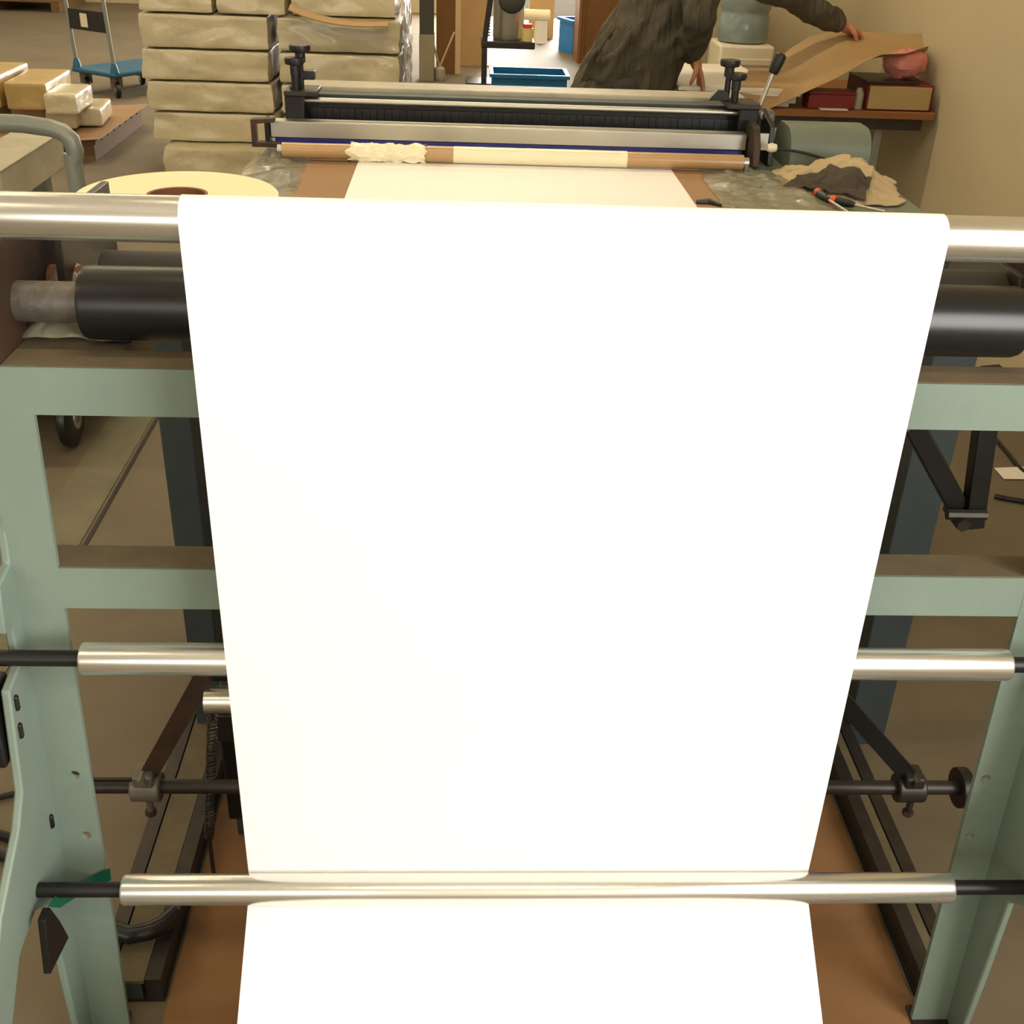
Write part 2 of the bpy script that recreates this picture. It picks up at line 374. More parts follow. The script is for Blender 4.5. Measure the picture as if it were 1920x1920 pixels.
# ------------------------------------------------------------------ aluminium guide rollers
WX0, WX1 = -.289, .511
YWEB = 1.17
def guide_roller(y, z, r, x0, x1, sh0, sh1, label, shr=.0105):
    t = thing('guide_roller', ((x0 + x1) / 2, y, z), label, 'roller')
    MB().lathe([(r * .5, x0), (r * .93, x0), (r, x0 + .003), (r, x1 - .003), (r * .93, x1), (r * .5, x1)], (0, y, z), 'X', 64).build('sleeve', 'aluminium', t)
    for a, b in ((sh0, x0 + .002), (x1 - .002, sh1)):
        MB().cyl((a, y, z), (b, y, z), shr, n=20).build('shaft', 'steel_black', t, bevel=.001)
    return t
RT = .0242
ztop = (PY(0, 362, 1.194).z + PY(0, 450, 1.194).z + PY(1920, 405, 1.194).z + PY(1920, 488, 1.194).z) / 4
guide_roller(YWEB + RT, ztop, RT, -.62, .89, -.715, .985, 'polished aluminium top roller that the white paper web folds over')
RM = .0212
zm = (PY(155, 1236, YWEB + RM).z + PY(1890, 1245, YWEB + RM).z) / 2
guide_roller(YWEB + RM, zm, RM, PY(155, 1236, YWEB + RM).x, PY(1890, 1245, YWEB + RM).x, -.715, .985, 'polished aluminium roller behind the middle of the white web')
RL = .0215; YL = YWEB - RL
zl = (PY(232, 1664, YL).z + PY(1780, 1668, YL).z) / 2
guide_roller(YL, zl, RL, PY(231, 1664, YL).x, PY(1781, 1668, YL).x, PY(68, 1665, YL).x, .86, 'polished aluminium lower roller in front of the white web')

# ------------------------------------------------------------------ black nip rollers behind the web
YN, ZN, RN = 1.335, 1.216, .044
t = thing('nip_roller', (.12, YN, ZN), 'black rubber roller on a thick grey shaft above the green frame', 'roller')
MB().lathe([(.02, -.449), (RN * .96, -.449), (RN, -.444), (RN, .685), (RN * .95, .692), (.02, .692)], (0, YN, ZN), 'X', 56).build('rubber_sleeve', 'rubber', t)
MB().cyl((-.535, YN, ZN), (-.44, YN, ZN), .0245, n=32).build('shaft', 'steel_grey', t)
MB().cyl((.685, YN, ZN), (.765, YN, ZN), .0245, n=32).build('shaft', 'steel_grey', t)
MB().cyl((-.541, YN, ZN), (-.53, YN, ZN), .034, n=32).build('bearing', 'steel_black', t)
y2 = 1.455; pa = PY(190, 470, y2); z2 = pa.z - .036
t = thing('spare_roller', (.12, y2, z2), 'matt black sleeved roller on a brown core behind the black nip roller', 'roller')
MB().lathe([(.015, pa.x), (.034, pa.x), (.036, pa.x + .006), (.036, PY(1880, 520, y2).x - .006), (.034, PY(1880, 520, y2).x), (.015, PY(1880, 520, y2).x)], (0, y2, z2), 'X', 40).build('sleeve', 'rubber_matt', t)
MB().cyl((-.565, y2, z2 - .006), (pa.x + .01, y2, z2 - .006), .022, n=28).build('core', 'core_brown', t)
MB().cyl((PY(1880, 520, y2).x - .01, y2, z2), (.80, y2, z2), .02, n=28).build('core', 'core_brown', t)
y3 = 1.60; p = PY(150, 483, y3)
t = thing('paper_tube', (.1, y3, p.z), 'pale cream paper tube lying behind the dark rollers', 'paper tube')
MB().lathe([(.018, PY(112, 483, y3).x), (.026, PY(112, 483, y3).x), (.026, .80), (.018, .80), (.018, PY(112, 483, y3).x)], (0, y3, p.z - .02), 'X', 32).build('tube_wall', 'cream_paper', t)

# crumpled film, a dark clamp and a small block on the side rail under the nip roller
def crumple(name, m, c, sx, sy, hz, seed, label=None, cat=None, nx=26, ny=22, parent=None, solid=.0008, base=0.0, sharp=1.0, yaw=0.0):
    cx, cy, cz = c; ca, sa = math.cos(yaw), math.sin(yaw)
    def fn(u, v):
        x, y = (u - .5) * sx, (v - .5) * sy
        e = min(1, 4 * min(u, 1 - u)) * min(1, 4 * min(v, 1 - v))
        n = abs(nz((x, y, 0), 9 * sharp, seed)) + .6 * abs(nz((x, y, 0), 22 * sharp, seed + 3)) + .3 * abs(nz((x, y, 1), 50 * sharp, seed))
        x2 = x + .10 * sx * nz((x, y, 2), 6, seed + 9); y2_ = y + .10 * sy * nz((x, y, 4), 6, seed + 5)
        return (cx + x2 * ca - y2_ * sa, cy + x2 * sa + y2_ * ca, cz + base + hz * (e * .9 + .1) * (.15 + n))
    o = MB().grid(nx, ny, fn).build(name, m, parent, solid=solid, fix=False)
    if label: tag(o, label, cat)
    return o
crumple('plastic_bag', 'film', (-.485, 1.43, ZT1 + .002), .13, .20, .05, 3.1, 'crumpled clear plastic bag on the rail under the black roller', 'plastic bag')
p = PY(240, 655, 1.36)
t = thing('shaft_clamp', (p.x, 1.34, ZT1), 'small black clamp under the black nip roller', 'clamp')
MB().bb(p.x - .018, p.x + .016, 1.325, 1.36, ZT1, ZT1 + .018).build('clamp_body', 'steel_black', t, bevel=.003)
MB().cyl((p.x, 1.343, ZT1 + .018), (p.x, 1.343, ZT1 + .024), .006, n=8).build('clamp_bolt', 'steel_dark', t)

# ------------------------------------------------------------------ the white web
path = []
def arc(cy, cz, r, a0, a1, n):
    for i in range(n + 1):
        a = math.radians(a0 + (a1 - a0) * i / n); path.append((cy + r * math.cos(a), cz + r * math.sin(a)))
g = .0006
arc(.80, .1165, .1156, 200, 106.7, 8)                # leaves the supply roll
path += [(.9, .2695), (1.0, .302)]
arc(YL, zl, RL + g, -62, 0, 8)                    # wraps under the lower roller to its far side
for k in range(1, 14): path.append((YWEB, zl + (ztop - zl) * k / 14))
arc(YWEB + RT, ztop, RT + g, 180, 62, 14)         # over the top roller
arc(YN, ZN, RN + g, 72, -20, 8)
path += [(1.42, 1.12), (1.9, 1.05), (2.3, 1.037), (2.5, 1.0345), (2.75, 1.0345), (3.04, 1.0345), (3.12, 1.0345)]
def xsh(y): return .0 if y < 1.4 else .024 * min(1, (y - 1.4) / 1.1)
m = MB(); rows = []
for (y, z) in path:
    rows.append([m.bm.verts.new((WX0 + (WX1 - WX0) * k / 8 + xsh(y), y, z)) for k in range(9)])
for a, b in zip(rows, rows[1:]):
    for k in range(8): m.bm.faces.new((a[k], a[k + 1], b[k + 1], b[k]))
web = tag(m.build('paper_web', 'web_paper', None, solid=.0007, fix=False), 'wide white paper web running over the rollers and onto the table', 'paper web')
# supply roll the web comes from, on the floor side towards the camera
t = thing('supply_roll', (.11, .80, 0.0), 'white parent roll feeding the paper web from the floor', 'paper roll')
MB().lathe([(.03, WX0), (.115, WX0), (.115, WX1), (.03, WX1), (.03, WX0)], (0, .80, .1165), 'X', 56).build('roll_body', 'web_paper', t)
MB().lathe([(.024, WX0 - .01), (.03, WX0 - .01), (.03, WX1 + .01), (.024, WX1 + .01), (.024, WX0 - .01)], (0, .80, .1165), 'X', 32).build('core', 'core_brown', t)

# ------------------------------------------------------------------ swing rod with clamps and arms under the frame
YR = 1.5; zr = PY(960, 1473, YR).z - .003
t = thing('swing_rod', (.12, YR, zr), 'dark steel cross rod with clamps and arms below the green rails', 'steel rod')
MB().cyl((-.66, YR, zr), (.955, YR, zr), .0125, n=24).build('rod', 'steel_dark', t)
xcL, xcR = PY(275, 1470, YR).x, PY(1703, 1480, YR).x
for s, xc, m_ in ((-1, xcL, 'steel_grey'), (1, xcR, 'steel_dark')):
    c = MB().cyl((xc - .025, YR, zr), (xc + .025, YR, zr), .026, n=20).build('clamp', m_, t, bevel=.003)
    MB().bb(xc - .017, xc + .017, YR - .022, YR + .02, zr + .014, zr + .038).build('clamp_lug', m_, c, bevel=.004)
    MB().cyl((xc + .004, YR - .012, zr - .045), (xc + .004, YR - .012, zr - .02), .006, n=10).build('bolt', m_, c)
    MB().cyl((xc + .004, YR - .012, zr - .052), (xc + .004, YR - .012, zr - .043), .010, n=6).build('bolt_head', 'steel_rust', c)
    MB().cyl((xc, YR - .03, zr + .032), (xc, YR + .01, zr + .032), .008, n=8).build('bolt', m_, c)
tipL, tipR = PY(382, 1268, YR), PY(1560, 1292, YR)
MB().bar((xcL + .008, YR, zr + .03), tipL, .030, .008, (0, 1, 0)).build('arm', 'steel_rust', t)
MB().bar((xcR - .008, YR, zr + .03), tipR, .030, .008, (0, 1, 0)).build('arm', 'steel_black', t)
for xc in (.895, -.64):
    MB().cyl((xc - .008, YR, zr), (xc + .012, YR, zr), .036, n=28).build('collar', 'steel_black', t, bevel=.002)
MB().bar((xcL - .085, YR - .012, zr + .026), (xcL - .02, YR - .012, zr + .026), .006, .005).build('pin', 'steel_black', t)
zd = PY(415, 1312, YR).z
t2 = thing('dancer_roller', (.12, YR, zd), 'small metal dancer roller held by the dark swing arms', 'roller')
MB().cyl((PY(386, 1312, YR).x, YR, zd), (tipR.x - .01, YR, zd), .0225, n=40).build('sleeve', 'aluminium', t2)
MB().bb(tipL.x - .004, tipR.x, YR + .024, YR + .034, zd + .018, zd + .048).build('holder_bar', 'steel_black', t2, bevel=.002)
# coil spring hanging behind the rod
pts = []
p0, p1 = PY(398, 1345, 1.55), PY(392, 1570, 1.55)
for i in range(420):
    f = i / 419; a = f * 2 * math.pi * 35
    c = p0.lerp(p1, f); pts.append((c.x + .008 * math.cos(a), c.y + .008 * math.sin(a), c.z))
t = thing('coil_spring', p1, 'long dark coil spring hanging under the dancer roller', 'spring')
MB().tube(pts, .0016, 5).build('coil', 'steel_dark', t)
MB().cyl((p0.x, p0.y, p0.z - .005), (p0.x, p0.y, p0.z + .05), .003, n=8).build('hook', 'steel_dark', t)
MB().cyl((p1.x, p1.y, 0.002), (p1.x, p1.y, p1.z + .01), .004, n=8).build('anchor_pin', 'steel_dark', t)
p = PY(430, 1370, 1.62)
t = thing('drive_box', (p.x, 1.64, 0), 'dark steel drive box standing behind the web under the rails', 'machine box')
MB().bb(p.x - .03, p.x + .16, 1.66, 1.86, .062, p.z + .045).build('housing', 'steel_black', t, bevel=.005)
MB().bb(p.x - .03, p.x + .16, 1.648, 1.66, p.z + .05 - .10, p.z + .03 - .02).build('cover', 'steel_dark', t, bevel=.002)
MB().bb(p.x - .02, p.x + .15, 1.68, 1.84, 0.0045, .062).build('base', 'slate_blue', t)

# floor rails, cardboard, hose and plate under the machine
def rail(x0, x1, label, y0, y1):
    t = thing('floor_rail', ((x0 + x1) / 2, (y0 + y1) / 2, 0), label, 'steel rail')
    MB().bb(x0, x1, y0, y1, 0, .008).build('base_flange', 'steel_dark', t)
    MB().bb(x0 + .035, x1 - .035, y0, y1, .008, .045).build('rail_web', 'slate_blue', t)
    MB().bb(x0 + .030, x1 - .030, y0, y1, .045, .052).build('top_flange', 'machine_dusty', t)
    for a_, b_ in ((x0 + .002, x0 + .028), (x1 - .028, x1 - .002)): MB().bb(a_, b_, y0, y1, .008, .055).build('side_flange', 'steel_dark', t)
    return t
rail(-.597, -.484, 'dark dusty steel rail on the floor by the leg with the green tape', 1.30, 2.6)
rail(.803, .88, 'dark steel rail on the floor by the shaded green leg', 1.30, 2.6)
o = MB().grid(20, 14, lambda u, v: (-.478 + 1.272 * u, 1.14 + .82 * v, .003 + .004 * abs(nz((u * 3, v * 2, 0), 1.5, 2)))).build('cardboard_sheet', 'cardboard', solid=.004, fix=False)
tag(o, 'brown cardboard sheet spread on the floor beneath the paper web', 'cardboard')
hp = [PZ(px, py, .03) for px, py in [(215, 1775), (250, 1787), (285, 1780), (310, 1768), (335, 1745)]]
tag(MB().tube([(p.x, p.y, .075) for p in hp], .016, 10).build('rubber_hose', 'rubber'), 'short black hose lying across the dusty floor rail', 'hose')
t = thing('foot_bracket', PX(85, 1690, -.555), 'black angle bracket hanging on the flared green foot', 'bracket')
p = PX(95, 1760, -.553)
MB().plate([(p.y - .03, p.z - .035), (p.y + .045, p.z - .05), (p.y + .03, p.z + .00), (p.y + .01, p.z + .05), (p.y - .012, p.z + .05)], [], 'YZ', p.x - .006, .01).build('plate', 'steel_black', t, bevel=.001)
q = [PX(88, 1698, -.549), PX(130, 1695, -.549)]
o = MB()
vs = [PX(90, 1700, -.548), PX(112, 1702, -.548), PY(160, 1670, YF - .004), PY(208, 1650, YF - .004), PY(206, 1628, YF - .004), PY(175, 1642, YF - .004), PX(110, 1672, -.548)]
f = o.bm.faces.new([o.bm.verts.new(v) for v in vs])
tag(o.build('tape_strip', 'green_tape', solid=.0012), 'dark green tape stuck round the leg behind the lower roller shaft', 'tape')
def cable(pts, r, label, m='steel_black', cat='cable'):
    # smooth with Catmull-Rom
    P = [Vector(p) for p in pts]; out = []
    for i in range(len(P) - 1):
        a, b, c, d = P[max(i - 1, 0)], P[i], P[i + 1], P[min(i + 2, len(P) - 1)]
        for k in range(8):
            s = k / 8; out.append(.5 * ((2 * b) + (c - a) * s + (2 * a - 5 * b + 4 * c - d) * s * s + (3 * b - a - 3 * c + d) * s ** 3))
    out.append(P[-1])
    return tag(MB().tube(out, r, 8).build('power_cable', m), label, cat)
cable([PZ(px, py, .008) for px, py in [(-90, 1530), (-30, 1505), (10, 1492), (60, 1483), (110, 1480), (160, 1500)]], .006, 'thin black cable on the floor beside the leg with round holes')
cable([PZ(px, py, .012) for px, py in [(-80, 1540), (-20, 1560), (20, 1572), (44, 1590), (30, 1612), (-10, 1600), (-60, 1585)]], .010, 'thick black cable loop on the floor by the flared green foot')
cable([PZ(px, py, .008) for px, py in [(1860, 815), (1890, 850), (1915, 880), (1950, 900)]], .007, 'dark cable on the floor beyond the black struts')
cable([PZ(px, py, .009) for px, py in [(1865, 930), (1890, 935), (1925, 942), (1960, 960)]], .008, 'short dark cable end on the floor behind the rails')
o = MB().grid(4, 3, lambda u, v: (PZ(1900, 890, 0).x + (u - .5) * .10, PZ(1900, 890, 0).y + (v - .5) * .08, .004 + .006 * u * v)).build('paper_scrap', 'white_paper', solid=.001, fix=False)
tag(o, 'white paper scrap on the floor near the dark cable', 'paper scrap')

# ------------------------------------------------------------------ sheeting table and cutter
ZTAB = 1.03
t = thing('sheeting_table', (.27, 3.0, 0), 'grey green machine table carrying the cutter and the white web', 'table')
TX0, TX1, TY0, TY1 = -.52, 1.075, 2.34, 3.62
MB().bb(TX0, TX1, TY0, TY1, ZTAB - .035, ZTAB).build('table_top', 'motor_green', t, bevel=.003)
for x in (TX0 + .02, TX1 - .09):
    for y in (TY0 + .03, TY1 - .10): MB().bb(x, x + .07, y, y + .07, 0, ZTAB - .035).build('leg', 'slate_blue', t, bevel=.003)
MB().bb(TX0 + .09, TX1 - .09, TY0 + .045, TY0 + .085, .25, .31).build('stretcher', 'slate_blue', t, bevel=.003)
for x in (TX0 + .035, TX1 - .075): MB().bb(x, x + .04, TY0 + .10, TY1 - .10, .25, .31).build('stretcher', 'slate_blue', t, bevel=.003)
o = MB().bb(-.403, .64, 2.36, 3.04, ZTAB + .0005, ZTAB + .0025).build('kraft_sheet', 'kraft', smooth=False)
tag(o, 'brown kraft paper sheet laid on the machine table under the web', 'kraft paper')
crumple('plastic_film', 'film', (-.455, 2.86, ZTAB + .001), .16, .50, .012, 7.3, 'wrinkled clear film on the table by the stacked paper packs', 'plastic film', solid=.0005)
crumple('plastic_film', 'film', (.74, 2.77, ZTAB + .003), .27, .46, .020, 11.9, 'wrinkled clear film on the table beside the rag', 'plastic film', solid=.0005, nx=36, ny=40)

ct = thing('sheet_cutter', (.14, 3.15, ZTAB), 'black and grey sheet cutter mounted across the machine table', 'cutter')
AX0, AX1 = -.503, .752
MB().bb(AX0, AX1, 3.10, 3.145, 1.0615, 1.104).build('aluminium_beam', 'alu_dull', ct, bevel=.003)
MB().bb(AX0 + .012, AX1 - .01, 3.098, 3.14, 1.036, 1.0615).build('blue_strip', 'blue_stripe', ct, bevel=.001)
MB().bb(-.45, .76, 3.215, 3.245, 1.04, 1.138).build('back_plate', 'steel_black', ct, bevel=.002)
for k in range(58):
    x = -.40 + k * (1.13 / 57)
    MB().bb(x - .0094, x + .0094, 3.206 - .0016 * (k % 3), 3.2145, 1.06, 1.122).build('brush_tuft', 'rubber', ct, smooth=False)
for x0, x1 in ((-.468, -.418), (.735, .787)):
    MB().bb(x0, x1, 3.15, 3.26, ZTAB, 1.160).build('end_post', 'steel_black', ct, bevel=.003)
    c = MB().bb(x0 if x0 < 0 else x0 - .035, x1 + .035 if x0 < 0 else x1, 3.14, 3.25, 1.160, 1.172).build('post_cap', 'steel_dark', ct, bevel=.002)
MB().cyl((-.42, 3.19, 1.143), (.74, 3.19, 1.143), .0075, n=16).build('pressure_rod', 'alu_dull', ct)
MB().bb(-.42, .74, 3.25, 3.30, 1.125, 1.150).build('rear_angle', 'slate_blue', ct, bevel=.002)
MB().bb(-.46, .79, 3.31, 3.42, 1.135, 1.160).build('rear_beam', 'bench_metal', ct, bevel=.004)
for x in (-.40, .72): MB().bb(x, x + .05, 3.31, 3.40, ZTAB, 1.135).build('rear_beam_foot', 'steel_dark', ct)
# C brackets at the two ends
def cbr(x, s, m_):
    MB().plate([(x, 1.045), (x + s * .075, 1.045), (x + s * .075, 1.055), (x + s * .012, 1.057), (x + s * .012, 1.103), (x + s * .06, 1.107), (x + s * .06, 1.117), (x, 1.113)] if s > 0 else
               [(x, 1.045), (x, 1.113), (x + s * .06, 1.117), (x + s * .06, 1.107), (x + s * .012, 1.103), (x + s * .012, 1.057), (x + s * .075, 1.055), (x + s * .075, 1.045)], [], 'XZ', 3.06, .03).build('end_bracket', m_, ct, bevel=.001)
cbr(-.545, 1, 'steel_rust'); 
MB().bb(AX0 - .012, AX0 - .001, 3.09, 3.14, 1.04, 1.11).build('end_plate', 'steel_black', ct, bevel=.001)
MB().plate([(3.02, 1.036), (3.11, 1.036), (3.16, 1.06), (3.165, 1.11), (3.12, 1.135), (3.06, 1.128), (3.03, 1.09)], [], 'YZ', .755, .018).build('end_bracket', 'steel_rust', ct, bevel=.002)
MB().plate([(3.06, 1.034), (3.2, 1.034), (3.24, 1.10), (3.2, 1.155), (3.08, 1.13)], [], 'YZ', .803, .014).build('end_plate', 'steel_black', ct, bevel=.002)
MB().bb(.774, .802, 3.075, 3.082, 1.07, 1.112).build('bright_tab', 'alu_dull', ct)
# hold-down knobs
def knob(px, py, y, top_r, label=None):
    p = PY(px, py, y)
    prof = [(0, .012), (top_r, .012), (top_r * 1.05, .004), (top_r * .95, -.004), (top_r * .5, -.007), (top_r * .5, -.03), (0, -.03)]
    MB().lathe(prof, p, 'Z', 20).build('knob', 'black_plastic', ct)
    return p
k1 = knob(562, 93, 3.19, .027); k2 = knob(552, 117, 3.17, .025); 
MB().cyl((k1.x, k1.y, 1.172), (k1.x, k1.y, k1.z - .02), .007, n=12).build('knob_stem', 'steel_black', ct)
MB().cyl((k2.x, k2.y, 1.172), (k2.x, k2.y, k2.z - .02), .011, n=12).build('knob_stem', 'steel_black', ct)
p = PY(578, 140, 3.20); MB().bb(p.x - .018, p.x + .018, p.y - .015, p.y + .015, p.z - .011, p.z + .011).build('knob_block', 'black_plastic', ct, bevel=.003)
MB().bar((k2.x - .01, 3.17, 1.172), (p.x - .01, 3.20, p.z), .014, .012).build('knob_link', 'steel_black', ct)
k1 = knob(1369, 121, 3.20, .026); k2 = knob(1382, 146, 3.19, .025)
MB().cyl((k1.x, k1.y, 1.172), (k1.x, k1.y, k1.z - .02), .008, n=12).build('knob_stem', 'steel_black', ct)
MB().cyl((k2.x, k2.y, 1.172), (k2.x, k2.y, k2.z - .02), .010, n=12).build('knob_stem', 'steel_black', ct)
p = PY(1350, 168, 3.2); MB().plate([(p.x - .03, 1.172), (p.x + .03, 1.172), (p.x + .02, 1.198), (p.x - .008, 1.198)], [], 'XZ', 3.19, .02).build('knob_link', 'steel_black', ct, bevel=.002)
# lever with a black grip
l0, l1, l2 = PY(1424, 200, 3.22), PY(1451, 133, 3.22), PY(1466, 100, 3.22)
lv = MB().cyl(l0, l1, .0065, n=14).build('lever', 'alu_dull', ct)
MB().lathe([(0, 0)] , (0, 0, 0)).bm.free()
MB().tube([l1.lerp(l2, -.15), l1, l1.lerp(l2, .5), l2.lerp(l1, .1), l2], [.011, .0145, .016, .016, .010], 14).build('grip', 'black_plastic', lv)
for dx, dz in ((-.005, .0), (.022, .004), (.01, -.03)):
    MB().cyl((l0.x + dx - .02, 3.17, 1.135 + dz), (l0.x + dx - .02, 3.20, 1.135 + dz), .009, n=10).build('lever_bolt', 'alu_dull', ct)
MB().bb(.788, .84, 3.18, 3.25, 1.10, 1.15).build('lever_hub', 'steel_grey', ct, bevel=.006)

# roller bar wrapped in tape in front of the cutter
ZW = 1.0565; YWR = PZ(960, 293, ZW).y
bx0, bx1 = PY(530, 288, YWR).x, PY(1393, 303, YWR).x
t = thing('wrapped_bar', (.12, YWR, ZW), 'tape wrapped press bar lying across the white web before the cutter', 'bar')
MB().cyl((bx0, YWR, ZW), (bx1, YWR, ZW), .0190, n=28).build('bar_core', 'tape_tan', t)
def wrap(pa, pb, r, m_, name, rough=0.0, seed=1):
    xa, xb = PY(pa, 290, YWR).x, PY(pb, 298, YWR).x
    def fn(u, v):
        a = 2 * math.pi * v; x = xa + (xb - xa) * u
        rr = r + rough * (abs(nz((x * 30, math.cos(a) * 2, math.sin(a) * 2), 1.0, seed)) + .4 * nz((x * 90, math.cos(a) * 4, math.sin(a) * 4), 1, seed))
        x += rough * 2.0 * nz((math.cos(a) * 2, math.sin(a) * 2, u), 1.3, seed) * (1 if u in (0, 1) else 0)
        return (x, YWR + rr * math.cos(a), ZW + rr * math.sin(a))
    return MB().grid(30, 24, fn).build(name, m_, t)
wrap(655, 800, .0200, 'tape_cream', 'paper_wad', .011, 4)
wrap(800, 850, .0200, 'tape_tan', 'tape_band', .0, 4)
wrap(850, 1175, .0203, 'tape_cream', 'paper_band', .0008, 5)
for x in (bx0 - .012, bx1 + .002):
    MB().cyl((x, YWR, ZW), (x + .012, YWR, ZW), .013, n=16).build('end_cap', 'alu_dull', t)
    MB().bb(x + .002, x + .010, YWR - .012, YWR + .012, ZTAB + .0005, ZW).build('bar_rest', 'steel_grey', t)

# motor cover
mc = thing('motor_cover', (.95, 3.1, ZTAB), 'rounded grey green sheet metal motor cover beside the cutter', 'motor cover')
gx0, gx1 = .85, 1.062; gy0, gy1, gz1 = 3.02, 3.20, 1.135
pr = [(gy0, ZTAB)] + [(gy0 + .06 - .06 * math.cos(math.radians(a)), gz1 - .06 + .06 * math.sin(math.radians(a))) for a in range(0, 91, 15)] + [(gy1 - .06 + .06 * math.sin(math.radians(a)), gz1 - .06 + .06 * math.cos(math.radians(a))) for a in range(0, 91, 15)] + [(gy1, ZTAB)]
MB().plate(pr, [], 'YZ', gx0, gx1 - gx0).build('shell', 'motor_green', mc, bevel=.012, seg=4)
MB().bb(gx0 + .15, gx0 + .166, gy0 - .001, gy0 + .004, 1.048, 1.051).build('dent_slot', 'steel_black', mc)
cable([PY(1447, 278, 3.01), PY(1500, 285, 3.0), PY(1550, 300, 3.0), (gx1 - .06, 3.005, ZTAB + .006), (gx1 - .01, 3.0, ZTAB + .006)], .0035, 'thin dark wire running across the front of the motor cover')
o = MB().lathe([(0, -.012), (.009, -.012), (.012, 0), (.009, .012), (0, .012)], PY(1447, 277, 3.008), 'X', 14).build('wire_plug', 'white_plastic')
tag(o, 'small pale plug where the thin wire meets the motor cover', 'plug')

# rag and hand tools on the table
def ragf(u, v):
    x, y = (u - .5), (v - .5)
    h = .060 * math.exp(-((x - .08) ** 2 * 7 + (y - .12) ** 2 * 9)) + .022 * abs(nz((x, y, 0), 7, 5)) + .01 * abs(nz((x, y, 0), 17, 8))
    e = min(1, 6 * min(u, 1 - u)) * min(1, 6 * min(v, 1 - v))
    return (.925 + x * .27 + .06 * y + .03 * nz((x, y, 3), 5, 1), 2.83 + y * .30 - .05 * x + .04 * nz((x, y, 6), 5, 2), ZTAB + .004 + h * (.1 + .9 * e))
rg = tag(MB().grid(34, 30, ragf).build('rag', 'cloth_beige', solid=.003, fix=False), 'crumpled beige cleaning rag lying on the table by the motor cover', 'rag')
def ragd(u, v):
    x, y = (u - .5), (v - .5)
    p = Vector(ragf(.03 + .60 * u + .10 * v, .05 + .30 * v + .16 * (1 - u)))
    return p + Vector((0, -.02, .006 + .012 * abs(nz((x, y, 0), 6, 12))))
MB().grid(22, 16, ragd).build('dark_patch', 'cloth_dark', rg, solid=.003, fix=False)
def screwdriver(a, b, label, hm, tip=.10):
    a, b = Vector(a), Vector(b); d = (b - a).normalized()
    t = thing('screwdriver', a, label, 'screwdriver')
    MB().tube([a, a + d * .005, a + d * .025, a + d * .060, a + d * .072, a + d * .076], [.005, .0095, .011, .0095, .007, .005], 10).build('handle', 'black_plastic', t)
    MB().tube([a + d * .014, a + d * .016, a + d * .028, a + d * .030], [.010, .0116, .0116, .010], 10).build('grip_ring', hm, t)
    MB().tube([a + d * .075, b], .003, 8).build('blade', 'alu_dull', t)
    return t
zt = ZTAB + .015
screwdriver(PZ(1528, 358, zt), PZ(1590, 398, zt), 'screwdriver with black and orange handle lying under the rag edge', 'orange')
screwdriver(PZ(1548, 372, zt), PZ(1660, 397, zt), 'screwdriver with black handle and long grey blade before the rag', 'orange')
kp = [PZ(1306, 379, ZTAB + .006), PZ(1330, 379, ZTAB + .006), PZ(1352, 385, ZTAB + .006)]
t = thing('cutter_knife', kp[0], 'small black knife lying on kraft paper beside the web edge', 'knife')
MB().tube(kp, [.005, .009, .004], 8).build('handle', 'black_plastic', t)
MB().bar(kp[2], kp[2] + Vector((.03, -.012, 0)), .008, .001).build('blade', 'alu_dull', t)

# ------------------------------------------------------------------ cream paper roll on a side stand
RX, RY, RR, RZ = -.533, 2.175, .186, 1.14
t = thing('stand_table', (RX, RY, 0), 'grey steel stand under the cream paper roll', 'stand')
MB().bb(RX - .17, RX + .165, RY - .16, RY + .14, 1.0, 1.028).build('top', 'bench_metal', t, bevel=.003)
MB().bb(RX - .075, RX - .005, RY - .035, RY + .035, .07, 1.0).build('column', 'slate_blue', t, bevel=.003)
MB().bb(RX - .085, RX + .005, RY - .045, RY + .045, 0.056, .07).build('base_plate', 'slate_blue', t, bevel=.003)
t = thing('paper_roll', (RX, RY, 1.028), 'cream paper roll with brown core lying flat on the grey stand', 'paper roll')
MB().lathe([(.056, RZ), (RR - .003, RZ), (RR, RZ - .003), (RR, 1.029), (.056, 1.029), (.056, RZ)], (RX, RY, 0), 'Z', 96).build('wound_paper', 'cream_paper', t)
MB().lathe([(.050, RZ - .001), (.056, RZ - .001), (.056, 1.0295), (.050, 1.0295), (.050, RZ - .001)], (RX, RY, 0), 'Z', 56).build('core', 'core_brown', t)

